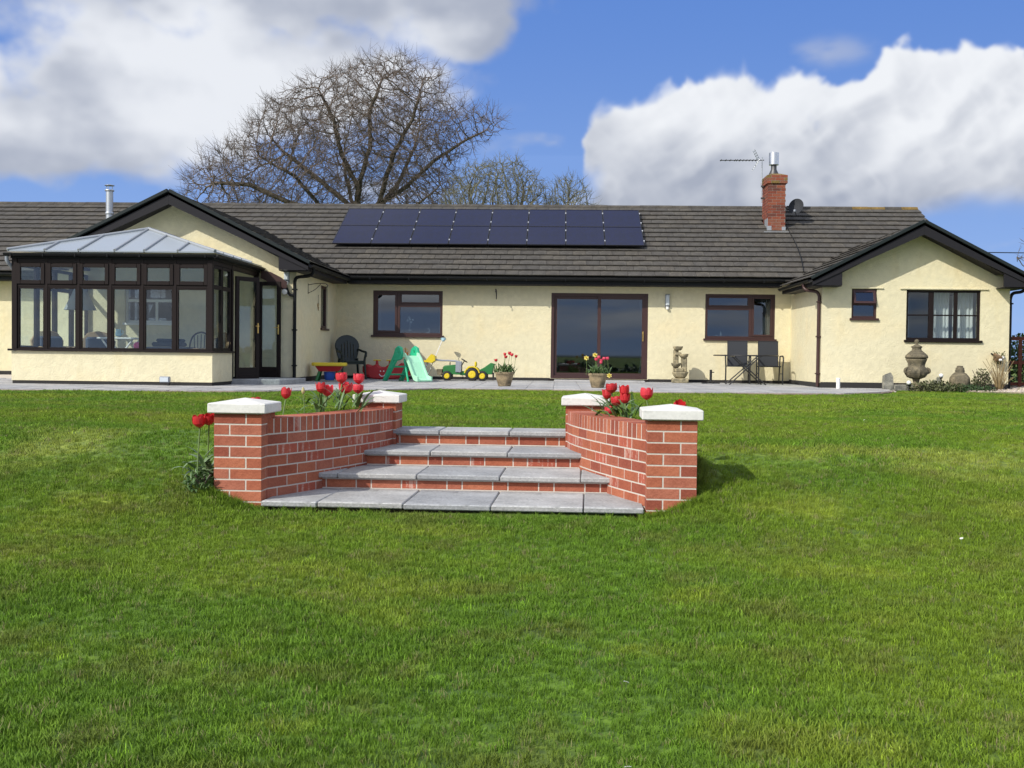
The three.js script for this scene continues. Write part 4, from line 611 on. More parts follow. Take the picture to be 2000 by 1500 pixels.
// ------------------------------------------------------------------ things on the patio
{ // round edged play table
  const t = thing('activity_table', 'low plastic play table with yellow top and green legs', 'table', [-5.06, 0, -24.7], 0.1);
  part('table_top', plate([[-0.36, -0.2], [-0.3, -0.28], [0.3, -0.28], [0.36, -0.2], [0.36, 0.2], [0.3, 0.28], [-0.3, 0.28], [-0.36, 0.2]], [], 0.05, 0.012).rotateX(-Math.PI / 2).translate(0, 0.35, 0), mat.yellow, t);
  part('tray', prep(new ConvexGeometry([[-0.3, 0.35, -0.24], [0.3, 0.35, -0.24], [-0.3, 0.35, 0.24], [0.3, 0.35, 0.24], [-0.22, 0.22, -0.18], [0.22, 0.22, -0.18], [-0.22, 0.22, 0.18], [0.22, 0.22, 0.18]].map((p) => V(...p)))), mat.red, t);
  for (const [x, z] of [[-1, -1], [1, -1], [-1, 1], [1, 1]]) part('leg', bar([x * 0.27, 0, z * 0.2], [x * 0.19, 0.26, z * 0.14], 0.035, 0.03), mat.green, t);
  part('bucket', lathe([[0, 0.02], [0.1, 0.02], [0.13, 0.21], [0.12, 0.21], [0.09, 0.04], [0, 0.04]]), mat.blue, t);
}
{ // one-piece plastic chair
  const t = thing('garden_chair', 'dark green plastic garden chair with fan shaped back', 'chair', [-5.0, 0, -26.9], 0.5);
  const slot = (x, w, y0, y1) => [[x - w, y0], [x + w * 0.9, y0], [x + w, y1], [x - w, y1]];
  const arc = []; for (let i = 0; i <= 14; i++) { const a = Math.PI * i / 14; arc.push([Math.cos(a) * 0.3, 0.8 + Math.sin(a) * 0.27]); }
  const holes = [-0.15, -0.075, 0, 0.075, 0.15].map((x) => slot(x, 0.011, 0.5, 0.93 - Math.abs(x) * 0.55));
  const b = part('backrest', plate([[-0.2, 0.42], [0.2, 0.42], [0.26, 0.6], ...arc, [-0.26, 0.6]], holes, 0.025, 0.006), mat.chairGreen, t); b.position.z = -0.17; b.rotation.x = -0.16;
  part('seat', plate([[-0.22, -0.2], [0.22, -0.2], [0.26, 0.22], [0.2, 0.26], [-0.2, 0.26], [-0.26, 0.22]], [], 0.03, 0.008).rotateX(Math.PI / 2).translate(0, 0.44, 0), mat.chairGreen, t);
  for (const s of [-1, 1]) {
    part('armrest', tube([[s * 0.27, 0.72, -0.24], [s * 0.31, 0.68, -0.1], [s * 0.32, 0.66, 0.08], [s * 0.31, 0.64, 0.22], [s * 0.29, 0.55, 0.27]], 0.028, 20, 8).scale(1, 1, 1), mat.chairGreen, t);
    part('leg', [bar([s * 0.3, 0, 0.27], [s * 0.27, 0.44, 0.22], 0.022, 0.034), bar([s * 0.27, 0.42, 0.22], [s * 0.3, 0.64, 0.24], 0.032, 0.026)], mat.chairGreen, t);
    part('leg', bar([s * 0.29, 0, -0.28], [s * 0.22, 0.5, -0.18], 0.022, 0.034), mat.chairGreen, t);
  }
  part('apron', [box(-0.25, 0.25, 0.36, 0.42, 0.22, 0.245, 0.006)], mat.chairGreen, t);
}
{ // rocking toy
  const t = thing('rocker_toy', 'red plastic rocker toy with yellow handles and smiling face', 'rocker', [-4.2, 0, -27.15]);
  const pts = [[-0.5, 0.16], [-0.42, 0.06], [-0.28, 0.012], [0, 0], [0.28, 0.012], [0.42, 0.05], [0.58, 0.1], [0.6, 0.18], [0.5, 0.24], [0.52, 0.32], [0.42, 0.34], [0.34, 0.28], [0.24, 0.24], [0.12, 0.3], [0.02, 0.24], [-0.12, 0.24], [-0.2, 0.3], [-0.3, 0.26], [-0.42, 0.3], [-0.5, 0.26]];
  part('body', plate(pts, [], 0.26, 0.03).translate(0, 0.032, -0.13), mat.red, t);
  for (const x of [-0.2, 0.12]) { const h = group('handle', t); part('post', [bar([x, 0.28, 0], [x, 0.46, 0], 0.045, 0.03)], mat.red, h); part('grip', bar([x - 0.09, 0.46, 0], [x + 0.09, 0.46, 0], 0.017), mat.yellow, h); }
  part('eye', [-0.09, -0.01].map((x) => new THREE.CylinderGeometry(0.016, 0.016, 0.01, 10).rotateX(Math.PI / 2).translate(x, 0.2, 0.162)), mat.white, t);
  part('smile', tube([[-0.12, 0.13, 0.162], [-0.09, 0.09, 0.164], [-0.045, 0.075, 0.164], [0.0, 0.09, 0.164], [0.03, 0.13, 0.162]], 0.011), mat.white, t);
  for (const s of [-0.46, 0.5]) part('footrest', box(s - 0.1, s + 0.1, 0.1, 0.13, -0.2, 0.2, 0.01), mat.red, t);
}
{ // toddler slide
  const t = thing('toy_slide', 'mint green toddler slide with darker green ladder frame', 'slide', [-3.42, 0, -25.3], 0.72);
  const prof = [[-0.17, 0.06], [-0.17, 0.0], [0.17, 0.0], [0.17, 0.06]], path = [[0.14, 0.58], [0.2, 0.57], [0.32, 0.44], [0.46, 0.22], [0.56, 0.08], [0.66, 0.05], [0.72, 0.05]];
  const sheet = (o0, o1, hgt) => { const g = []; for (let i = 0; i < path.length - 1; i++) { const a = path[i], b = path[i + 1]; g.push(prep(new ConvexGeometry([[a, o0], [a, o1], [b, o0], [b, o1]].flatMap(([p, o]) => [V(o, p[1] - 0.03, p[0]), V(o, p[1] + hgt, p[0])])))); } return g; };
  const chute = part('chute', sheet(-0.17, 0.17, 0), mat.mint, t), L = part('side_rail', sheet(-0.2, -0.165, 0.075), mat.mint, t), Rr = part('side_rail', sheet(0.165, 0.2, 0.075), mat.mint, t);
  part('top_plate', box(-0.2, 0.2, 0.55, 0.585, -0.08, 0.16, 0.01), mat.mint, t);
  for (const s of [-1, 1]) { const f = part('ladder_side', plate([[-0.62, 0.0], [-0.52, 0.0], [-0.1, 0.46], [0.1, 0.5], [0.14, 0.62], [0.1, 0.74], [0.0, 0.78], [-0.1, 0.73], [-0.16, 0.6]], [[[-0.03, 0.62], [0.03, 0.62], [0.03, 0.7], [-0.03, 0.7]], [[-0.2, 0.42], [-0.15, 0.42], [-0.13, 0.48], [-0.17, 0.48]], [[-0.36, 0.23], [-0.32, 0.23], [-0.28, 0.3], [-0.32, 0.3]]], 0.05, 0.012), mat.teal, t); f.rotation.y = -Math.PI / 2; f.position.set(s * 0.22 + 0.025, 0.012, 0); }
  for (const [y, z] of [[0.15, -0.44], [0.33, -0.27]]) part('rung', box(-0.2, 0.2, y - 0.02, y + 0.02, z - 0.06, z + 0.06, 0.01), mat.teal, t);
  for (const s of [-1, 1]) part('prop', bar([s * 0.16, 0.0, 0.3], [s * 0.16, 0.5, 0.14], 0.025), mat.teal, t);
}
{ const t = thing('toy_net', 'thin pale toy net leaning behind the slide', 'toy', [-3.15, 0, -26.6]); part('handle', bar([0, 0.0, 0], [0.3, 0.95, -0.8], 0.009), mat.white, t); part('hoop', new THREE.TorusGeometry(0.06, 0.008, 6, 20).rotateX(1.2).translate(0.33, 1.0, -0.85), mat.paleBlue, t); part('mesh_bag', lathe([[0.06, 0], [0.05, -0.03], [0.03, -0.06], [0, -0.07]], 14).rotateX(-0.35).translate(0.33, 1.0, -0.85), mat.paleBlue, t); }
{ const t = thing('toy_bucket', 'small orange toy bucket hanging behind the slide', 'bucket', [-3.68, 0.52, -26.9]); part('body', lathe([[0, 0], [0.05, 0], [0.075, 0.14], [0.068, 0.14], [0.045, 0.012], [0, 0.012]]), mat.orange, t); part('handle', tube([[-0.072, 0.13, 0], [-0.06, 0.2, 0], [0, 0.23, 0], [0.06, 0.2, 0], [0.072, 0.13, 0]], 0.005), mat.yellow, t); const p = thing('toy_stand', 'slim orange post holding the toy bucket by the wall', 'toy', [-3.68, 0, -26.98]); part('post', bar([0, 0, 0], [0, 0.75, 0], 0.012), mat.orange, p); part('foot', lathe([[0, 0], [0.12, 0], [0.1, 0.02], [0, 0.03]]), mat.orange, p); part('hook', tube([[0, 0.74, 0], [0, 0.77, 0.04], [0, 0.75, 0.08]], 0.008), mat.orange, p); }
function wheel(parent, x, y, z, r, w) { const h = group('wheel', parent); h.position.set(x, y, z); part('tyre', lathe([[r * 0.62, -w / 2], [r * 0.92, -w / 2], [r, -w / 3], [r, w / 3], [r * 0.92, w / 2], [r * 0.62, w / 2]], 28).rotateX(Math.PI / 2), mat.rubber, h); for (let i = 0; i < 14; i++) { const a = i / 14 * Math.PI * 2; part('tread', box(-0.008, 0.008, r - 0.004, r + 0.007, -w / 2.4, w / 2.4).rotateZ(a), mat.rubber, h); } part('rim', lathe([[0, w / 2 - 0.012], [r * 0.2, w / 2 + 0.004], [r * 0.5, w / 2 - 0.012], [r * 0.63, w / 2 - 0.004], [r * 0.63, -w / 2 + 0.004], [0, -w / 2 + 0.01]], 24).rotateX(Math.PI / 2), mat.yellow, h); }
{ // pedal tractor with loader, and its trailer
  const t = thing('toy_tractor', 'green and yellow pedal tractor with raised yellow front bucket', 'tractor', [-2.32, 0, -26.75]);
  part('hood', prep(new ConvexGeometry([[-0.42, 0.16, -0.09], [-0.42, 0.16, 0.09], [0.0, 0.14, -0.1], [0.0, 0.14, 0.1], [-0.42, 0.33, -0.08], [-0.42, 0.33, 0.08], [-0.38, 0.36, -0.07], [-0.38, 0.36, 0.07], [-0.06, 0.39, -0.09], [-0.06, 0.39, 0.09], [0.0, 0.36, -0.09], [0.0, 0.36, 0.09]].map((p) => V(...p)))), mat.green, t);
  part('chassis', box(-0.02, 0.42, 0.13, 0.23, -0.08, 0.08, 0.015), mat.green, t); part('grille', box(-0.432, -0.418, 0.18, 0.31, -0.06, 0.06, 0.004), mat.rubber, t);
  part('seat', [box(0.16, 0.36, 0.3, 0.345, -0.12, 0.12, 0.02), box(0.33, 0.38, 0.34, 0.46, -0.11, 0.11, 0.02)], mat.yellow, t);
  for (const s of [-1, 1]) part('fender', plate((() => { const p = []; for (let i = 0; i <= 10; i++) { const a = Math.PI * (0.05 + 0.9 * i / 10); p.push([Math.cos(a) * 0.19, Math.sin(a) * 0.19]); } for (let i = 10; i >= 0; i--) { const a = Math.PI * (0.05 + 0.9 * i / 10); p.push([Math.cos(a) * 0.165, Math.sin(a) * 0.165]); } return p; })(), [], 0.1).translate(0.28, 0.16, s * 0.19 - 0.05), mat.yellow, t);
  part('steering_column', bar([0.0, 0.34, 0], [0.08, 0.47, 0], 0.012), mat.rubber, t); part('steering_wheel', new THREE.TorusGeometry(0.075, 0.012, 8, 24).rotateX(Math.PI / 2).rotateZ(-0.55).translate(0.08, 0.48, 0), mat.rubber, t);
  part('exhaust', bar([-0.26, 0.36, 0.03], [-0.26, 0.44, 0.03], 0.012), mat.rubber, t);
  for (const s of [-1, 1]) { wheel(t, -0.32, 0.115, s * 0.17, 0.115, 0.085); wheel(t, 0.28, 0.155, s * 0.19, 0.155, 0.1); }
  part('front_axle', bar([-0.32, 0.115, -0.17], [-0.32, 0.115, 0.17], 0.016), mat.rubber, t); part('rear_axle', bar([0.28, 0.155, -0.19], [0.28, 0.155, 0.19], 0.016), mat.rubber, t);
  for (const s of [-1, 1]) part('loader_arm', tube([[-0.02, 0.2, s * 0.115], [-0.06, 0.44, s * 0.115], [-0.22, 0.47, s * 0.115], [-0.5, 0.48, s * 0.115], [-0.62, 0.5, s * 0.115]], 0.022, 24, 6), mat.plasticGrey, t);
  part('loader_frame', [box(-0.12, 0.02, 0.2, 0.46, -0.13, -0.1, 0.01), box(-0.12, 0.02, 0.2, 0.46, 0.1, 0.13, 0.01)], mat.plasticGrey, t);
  part('bucket', [plate([[-0.86, 0.44], [-0.68, 0.42], [-0.6, 0.48], [-0.62, 0.58], [-0.7, 0.62], [-0.67, 0.56], [-0.65, 0.49], [-0.7, 0.455], [-0.86, 0.47]], [], 0.4, 0.006).translate(0, 0, -0.2), ...[-0.205, 0.195].map((z) => plate([[-0.86, 0.44], [-0.68, 0.42], [-0.6, 0.48], [-0.62, 0.58], [-0.7, 0.62]], [], 0.01).translate(0, 0, z))], mat.yellow, t);
  part('digger_stick', bar([-0.78, 0.44, 0.1], [-0.92, 0.1, 0.14], 0.016), mat.plasticGrey, t);
  part('scoop', prep(new ConvexGeometry([[-0.56, 0.14, -0.1], [-0.56, 0.14, 0.1], [-0.46, 0.12, -0.1], [-0.46, 0.12, 0.1], [-0.58, 0.27, -0.1], [-0.58, 0.27, 0.1], [-0.44, 0.27, -0.1], [-0.44, 0.27, 0.1]].map((p) => V(...p)))), mat.stone, t);
  const r = thing('toy_trailer', 'small green toy trailer with yellow wheel hubs behind the tractor', 'trailer', [-1.72, 0, -26.75]);
  part('tub', [plate([[-0.2, 0.17], [0.14, 0.17], [0.2, 0.4], [0.12, 0.42], [-0.02, 0.32], [-0.2, 0.22]], [], 0.3, 0.012).translate(0, 0, -0.15)], mat.green, r); part('drawbar', bar([-0.2, 0.18, 0], [-0.32, 0.17, 0], 0.014), mat.green, r); part('tailgate', box(0.16, 0.19, 0.02, 0.2, -0.15, 0.15, 0.006), mat.rubber, r);
  for (const s of [-1, 1]) wheel(r, -0.08, 0.12, s * 0.18, 0.12, 0.075); part('axle', bar([-0.08, 0.12, -0.18], [-0.08, 0.12, 0.18], 0.014), mat.rubber, r);
}

// ------------------------------------------------------------------ tulips, pots and planting
function petalGeo(h, w, curl) { const g = [], N = 5, Mx = 4, P = (i, j) => { const v = i / N, u = (j / Mx - 0.5) * 2, ww = w * Math.pow(Math.sin(Math.PI * (0.12 + 0.80 * v)), 0.8) * (1 - 0.0 * v), r = 0.35 * h + curl * h * Math.sin(Math.PI * (0.1 + 0.72 * v)) - 0.35 * h * (1 - Math.sin(Math.PI * 0.5 * Math.min(1, v * 2.4))), a = u * ww / (0.4 * h); return [Math.sin(a) * r, v * h, Math.cos(a) * r]; }; const pos = []; for (let i = 0; i < N; i++) for (let j = 0; j < Mx; j++) { const a = P(i, j), b = P(i, j + 1), c = P(i + 1, j + 1), d = P(i + 1, j); pos.push(...a, ...b, ...c, ...a, ...c, ...d); } const q = new THREE.BufferGeometry(); q.setAttribute('position', new THREE.Float32BufferAttribute(pos, 3)); q.computeVertexNormals(); return boxUV(q); }
const petals = [petalGeo(0.072, 0.026, 0.10), petalGeo(0.07, 0.024, 0.02), petalGeo(0.064, 0.027, 0.16)];
function leafBlade(len, w, bend, yaw, lean) { const pos = [], N = 6; let prev = null; for (let i = 0; i <= N; i++) { const v = i / N, a = lean + bend * v * v, x = Math.sin(a) * len * v, y = Math.cos(a * 0.9) * len * v, ww = w * Math.sin(Math.PI * (0.15 + 0.85 * v)) ; const row = [[x, y, -ww], [x - ww * 0.35, y, 0], [x, y, ww]]; if (prev) for (let k = 0; k < 2; k++) pos.push(...prev[k], ...row[k], ...row[k + 1], ...prev[k], ...row[k + 1], ...prev[k + 1]); prev = row; } const g = new THREE.BufferGeometry(); g.setAttribute('position', new THREE.Float32BufferAttribute(pos, 3)); g.rotateY(yaw); g.computeVertexNormals(); return g; }
const rf = rngOf(404);
function tulip(head, baseY, label, grp, scale = 1, pm = null, open = 0) {
  const out = toSteps(head[0], head[2])[0] < 0 ? -1 : 1, lean = [out * rnd(0, 0.05, rf), rnd(-0.04, 0.04, rf)], bx = head[0] + lean[0], bz = head[2] + lean[1], H = head[1] - baseY - 0.035 * scale;
  const t = thing('tulip', label, 'tulip', [bx, baseY, bz], 0, grp);
  part('stem', tube([[0, -0.05, 0], [-lean[0] * 0.2, H * 0.4, -lean[1] * 0.2], [-lean[0] * 0.6, H * 0.75, -lean[1] * 0.6], [-lean[0], H, -lean[1]]], 0.0042 * scale, 10, 6), mat.stem, t);
  const f = group('flower', t); f.position.set(-lean[0], H, -lean[1]); f.rotation.set(rnd(-0.25, 0.25, rf), rnd(0, 6, rf), rnd(-0.3, 0.3, rf)); f.scale.setScalar(scale);
  const g = petals[Math.floor(rf() * 3)], m = pm || pick(mat.petal, rf);
  for (let k = 0; k < 6; k++) { const p = rawPart('petal', g, m, f); p.rotation.order = 'YXZ'; p.rotation.set((k % 2 ? 0.1 : 0.02) + open, k * Math.PI / 3, 0); p.scale.setScalar(k % 2 ? 1 : 0.95); }
  const n = 2 + Math.floor(rf() * 2); for (let k = 0; k < n; k++) part('leaf', leafBlade(rnd(0.16, 0.26, rf) * (scale < 0.9 ? 0.8 : 1), rnd(0.012, 0.02, rf), rnd(0.2, 0.9, rf), rnd(0, 6.28, rf), rnd(0.1, 0.4, rf)), rf() < 0.4 ? mat.leafPale : mat.leaf, t);
  return t;
}
const LBED = 'red tulips in the left bed', RBED = 'red tulips in the right bed';
const bedY = (x, z) => landY(x, z);
[[-2.007, 0.328, -8.21, 'lone red tulip nearest the front in the left bed'], [-1.846, 0.357, -8.69, 'left tulip of the close pair in the middle of the left bed'], [-1.816, 0.331, -8.78, 'right tulip of the close pair in the middle of the left bed'], [-1.746, 0.428, -9.02, 'tallest red tulip in the left bed'], [-1.727, 0.348, -9.08, 'wide open red tulip right of centre in the left bed'], [-1.671, 0.414, -9.35, 'upper red tulip beside the far left pillar cap'], [-1.671, 0.336, -9.33, 'lower red tulip beside the far left pillar cap'], [-2.171, 0.27, -8.0, 'red tulip half hidden behind the near left pillar cap']].forEach(([x, y, z, l], i) => tulip([x, y, z], bedY(x, z), l, LBED, i === 4 ? 1.4 : 1.3, i > 2 && i < 7 ? mat.petal[1] : null, i === 4 ? 0.14 : 0));
[[0.425, 0.38, -8.9, 'tallest red tulip in the right bed'], [0.396, 0.322, -9.05, 'small red tulip left of the tallest in the right bed'], [0.503, 0.367, -8.57, 'upper red tulip of the middle group in the right bed'], [0.463, 0.286, -8.75, 'left lower red tulip of the middle group in the right bed'], [0.507, 0.309, -8.57, 'right lower red tulip of the middle group in the right bed'], [0.638, 0.361, -8.12, 'single red tulip just left of the near right cap'], [0.423, 0.205, -8.9, 'lowest red tulip close to the right brick wall'], [0.854, 0.275, -8.0, 'red tulip half hidden behind the near right pillar cap']].forEach(([x, y, z, l]) => tulip([x, y, z], bedY(x, z), l, RBED, 1.3));
tulip([-2.45, 0.15, -7.6], bedY(-2.45, -7.6) - 0.02, 'left red tulip beside the near left pillar', 'red tulips beside the near left pillar', 1.3); tulip([-2.405, 0.165, -7.66], bedY(-2.405, -7.66) - 0.02, 'right red tulip touching the near left pillar', 'red tulips beside the near left pillar', 1.3);
{ const t = thing('tulip_bud', 'closed pale tulip bud in the left bed', 'tulip', [-1.925, bedY(-1.925, -8.42), -8.42]); const h = 0.32 - bedY(-1.925, -8.42); part('stem', tube([[0, -0.05, 0], [0.01, h * 0.5, 0], [0, h, 0]], 0.004, 8, 6), mat.stem, t); part('bud', lathe([[0.004, 0], [0.013, 0.012], [0.014, 0.028], [0.007, 0.048], [0.001, 0.055]], 10).translate(0, h - 0.005, 0), mat.bud, t); for (let k = 0; k < 2; k++) part('leaf', leafBlade(0.16, 0.014, 0.5, k * 3, 0.25), mat.leaf, t); }
// leafy plants: many small leaves over a few stems
function leafyPlant(name, label, cat, pos, o) {
  const t = thing(name, label, cat, pos, 0, o.group), r = rngOf(o.seed), g = [], st = [];
  for (let k = 0; k < (o.stems || 0); k++) { const a = r() * 6.28, q = r(); st.push(tube([[Math.cos(a) * o.r * 0.15, -0.03, Math.sin(a) * o.r * 0.15], [Math.cos(a) * o.r * q * 0.5, o.h * 0.5, Math.sin(a) * o.r * q * 0.5], [Math.cos(a) * o.r * q, o.h * rnd(0.7, 1, r), Math.sin(a) * o.r * q]], o.sr || 0.006, 6, 4)); }
  if (st.length) part('stems', st, o.stemMat || mat.twig, t);
  for (let k = 0; k < o.n; k++) { const a = r() * 6.28, q = Math.sqrt(r()), hh = o.h * (o.flat ? rnd(0.1, 1, r) * (1 - 0.4 * q) : Math.sqrt(1 - q * q * 0.85) * Math.pow(r(), 0.5)), L = rnd(0.6, 1.3, r) * o.leaf; const b = leafBlade(L, L * (o.lw || 0.22), rnd(0, 0.9, r), r() * 6.28, rnd(0.2, 1.3, r)); b.translate(Math.cos(a) * q * o.r * (o.sx || 1), hh, Math.sin(a) * q * o.r); g.push(b); }
  if (g.length) { const o1 = part('foliage', g, o.mat, t); o1.userData.kind = 'stuff'; } return t;
}
leafyPlant('tulip_foliage', 'strap leaved bulb foliage in the left bed', 'plant', [-1.84, bedY(-1.84, -8.8), -8.8], { seed: 1, r: 0.3, h: 0.1, n: 26, leaf: 0.22, lw: 0.07, mat: mat.leaf });
leafyPlant('tulip_foliage', 'strap leaved bulb foliage in the right bed', 'plant', [0.5, bedY(0.5, -8.75), -8.75], { seed: 2, r: 0.24, h: 0.08, n: 24, leaf: 0.22, lw: 0.07, mat: mat.leaf });
leafyPlant('low_plant', 'pale broad leaved plant beside the near left pillar', 'plant', [-2.43, landY(-2.43, -7.62), -7.62], { seed: 3, r: 0.07, h: 0.2, n: 30, leaf: 0.15, lw: 0.16, mat: mat.leafPale });
leafyPlant('bushy_plant', 'small bushy green plant at the foot of the near left pillar', 'plant', [-2.42, landY(-2.42, -7.52) - 0.02, -7.52], { seed: 4, r: 0.1, h: 0.15, n: 190, leaf: 0.05, lw: 0.16, mat: mat.leaf, stems: 10 });
const potProto = (pos, label) => { const t = thing('flower_pot', label, 'pot', pos, 0, 'stone coloured pots of tulips on the patio'); part('pot', lathe([[0, 0], [0.118, 0], [0.125, 0.01], [0.15, 0.1], [0.176, 0.22], [0.178, 0.235], [0.19, 0.24], [0.193, 0.275], [0.183, 0.285], [0.168, 0.28], [0.16, 0.24], [0.1, 0.2], [0, 0.22]], 36), mat.pot, t); part('compost', lathe([[0, 0.245], [0.08, 0.25], [0.165, 0.24]], 20), mat.soil, t); return t; };
for (const [px, pz, l, hs, grp] of [[-1.07, -22.4, 'flower pot of red tulips left of the patio door', [[-0.17, 0.48, 0], [0.0, 0.6, 0.02], [0.02, 0.55, 0.06], [0.1, 0.62, 0], [0.14, 0.59, 0.05], [0.22, 0.56, 0]], 'tulips in the left patio pot'], [0.78, -22.2, 'flower pot of pink and yellow flowers before the patio door', [[-0.04, 0.52, 0.05], [0.02, 0.56, 0.0], [0.07, 0.5, 0.06], [0.12, 0.54, 0.02], [0.19, 0.54, 0.0], [0.05, 0.46, 0.08]], 'tulips in the right patio pot']]) {
  potProto([px, 0, pz], l); const right = px > 0;
  leafyPlant('potted_foliage', 'green leaves filling the ' + (right ? 'right' : 'left') + ' patio pot', 'plant', [px, 0.24, pz], { seed: right ? 12 : 11, r: 0.2, h: 0.14, n: 120, leaf: 0.15, lw: 0.1, mat: mat.leaf });
  hs.forEach(([x, y, z], i) => tulip([px + x, y + 0.04, pz + z], 0.24, (right ? 'pink red' : 'red') + ' tulip, ' + ORD[i] + ' from the left in the ' + (right ? 'right' : 'left') + ' patio pot', grp, 0.95, right ? mat.pinkPetal : null));
}
function daffodil(h, y0, label) { const t = thing('daffodil', label, 'daffodil', [h[0], y0, h[2]], 0, 'pale yellow daffodils in the right patio pot'); const H = h[1] - y0; part('stem', tube([[0, 0, 0], [0.01, H * 0.6, 0], [0, H, 0.0]], 0.004, 8, 5), mat.stem, t); const f = group('flower', t); f.position.y = H; f.rotation.x = 1.1; const pg = plate([[0, 0], [0.016, 0.02], [0.012, 0.045], [0, 0.055], [-0.012, 0.045], [-0.016, 0.02]], [], 0.002).rotateX(-Math.PI / 2 + 0.2); for (let k = 0; k < 6; k++) { const p = part('petal', pg.clone(), mat.yellowPetal, f); p.rotation.y = k * Math.PI / 3; } part('trumpet', lathe([[0.006, 0], [0.014, 0.02], [0.02, 0.035], [0.017, 0.035], [0.01, 0.018]], 12), mat.yellow, f); }
daffodil([0.55, 0.58, -22.2], 0.25, 'lower pale daffodil at the left of the right patio pot'); daffodil([0.72, 0.64, -22.2], 0.25, 'upper pale daffodil in the right patio pot'); daffodil([1.0, 0.24, -22.1], 0.22, 'drooping daffodil at the right rim of the right patio pot');

{ // stacked bowl water feature
  const t = thing('water_feature', 'sand coloured stone water feature of stacked bowls', 'fountain', [2.93, 0, -27.2], 0);
  part('base', box(-0.19, 0.19, 0, 0.11, -0.17, 0.17, 0.012), mat.stonePale, t);
  const bowl = (x, y, r, h) => part('bowl', lathe([[0, 0], [r * 0.55, 0], [r * 0.85, h * 0.35], [r, h * 0.8], [r, h], [r * 0.88, h], [r * 0.75, h * 0.6], [0, h * 0.45]], 24).translate(x, y, 0.02), mat.stonePale, t);
  bowl(0, 0.11, 0.19, 0.16); bowl(-0.1, 0.38, 0.12, 0.1); bowl(0.08, 0.6, 0.115, 0.1); bowl(-0.06, 0.78, 0.12, 0.1);
  part('column', [box(-0.16, -0.04, 0.26, 0.8, -0.14, 0.02, 0.02), box(0.03, 0.16, 0.26, 0.62, -0.12, 0.06, 0.02), box(-0.12, 0.08, 0.26, 0.36, -0.1, 0.1, 0.02), box(-0.14, 0.02, 0.66, 0.74, -0.1, 0.08, 0.02)], mat.stonePale, t);
}
{ const t = thing('parasol_base', 'black cross shaped parasol stand on the patio', 'parasol stand', [3.62, 0, -26.85], 0.2); part('tube', [lathe([[0.024, 0.02], [0.024, 0.33], [0.03, 0.33], [0.03, 0.02]], 14)], mat.metal, t); part('foot', [box(-0.22, 0.22, 0, 0.025, -0.025, 0.025, 0.004), box(-0.025, 0.025, 0.0255, 0.045, -0.22, 0.22, 0.004)], mat.metal, t); part('knob', bar([0.02, 0.27, 0.02], [0.07, 0.27, 0.04], 0.012), mat.metal, t); }
{ const t = thing('patio_table', 'round glass topped patio table with crossed black legs', 'table', [4.34, 0, -26.25]);
  part('table_top', lathe([[0, 0.672], [0.73, 0.672], [0.73, 0.682], [0, 0.682]], 48), mat.glass, t); part('rim', new THREE.TorusGeometry(0.735, 0.014, 8, 64).rotateX(Math.PI / 2).translate(0, 0.675, 0), mat.metal, t);
  for (const [a, b] of [[[-0.42, 0, 0.3], [0.3, 0.66, 0.18]], [[0.42, 0, 0.3], [-0.3, 0.66, 0.18]], [[-0.42, 0, -0.3], [0.3, 0.66, -0.18]], [[0.42, 0, -0.3], [-0.3, 0.66, -0.18]]]) part('leg', bar(a, b, 0.014), mat.metal, t);
  part('stretcher', [bar([-0.3, 0.655, -0.4], [-0.3, 0.655, 0.4], 0.012), bar([0.3, 0.655, -0.4], [0.3, 0.655, 0.4], 0.012)], mat.metal, t); }
{ const t = thing('sling_chair', 'dark mesh reclining chair left of its pair behind the patio table', 'chair', [4.27, 0, -27.0], -0.12, 'dark mesh garden chairs');
  const b = part('backrest', [...frameOf(-0.24, 0.24, 0.42, 1.05, 0.022, 0.024, 0.004)], mat.metal, t); b.rotation.x = -0.18; b.position.z = -0.12; const m = part('sling', [box(-0.222, 0.222, 0.43, 1.035, -0.006, 0.006)], mat.mesh, t); m.rotation.x = -0.18; m.position.z = -0.12;
  part('seat', [...frameOf(-0.25, 0.25, -0.24, 0.26, 0.022, 0.024, 0.004).map((g) => g.rotateX(-Math.PI / 2)), box(-0.23, 0.23, -0.006, 0.006, -0.26, 0.24)], mat.mesh, t).position.set(0, 0.42, 0);
  for (const s of [-1, 1]) { part('armrest', tube([[s * 0.28, 0.66, -0.24], [s * 0.29, 0.67, 0.0], [s * 0.29, 0.66, 0.2], [s * 0.29, 0.6, 0.27], [s * 0.28, 0.42, 0.26]], 0.017, 24, 8), mat.metal, t); part('leg', bar([s * 0.28, 0, 0.27], [s * 0.28, 0.44, 0.26], 0.016), mat.metal, t); part('leg', tube([[s * 0.27, 0, -0.3], [s * 0.27, 0.4, -0.2], [s * 0.28, 0.66, -0.22]], 0.016, 12, 8), mat.metal, t); part('seat_rail', bar([s * 0.28, 0.25, 0.26], [s * 0.27, 0.25, -0.24], 0.011), mat.metal, t); }
  copyOf(t, 'dark mesh reclining chair right of its pair near the corner', [5.02, 0, -27.0], -0.05); }
{ const t = thing('drain_vent', 'short white plastic pipe standing at the patio corner', 'pipe', [5.9, 0, -23.95]); part('pipe', lathe([[0.04, -0.03], [0.04, 0.2], [0.034, 0.2], [0.034, 0]], 18), mat.white, t); part('cap', lathe([[0, 0.225], [0.046, 0.218], [0.046, 0.196], [0.04, 0.196]], 18), mat.white, t); }
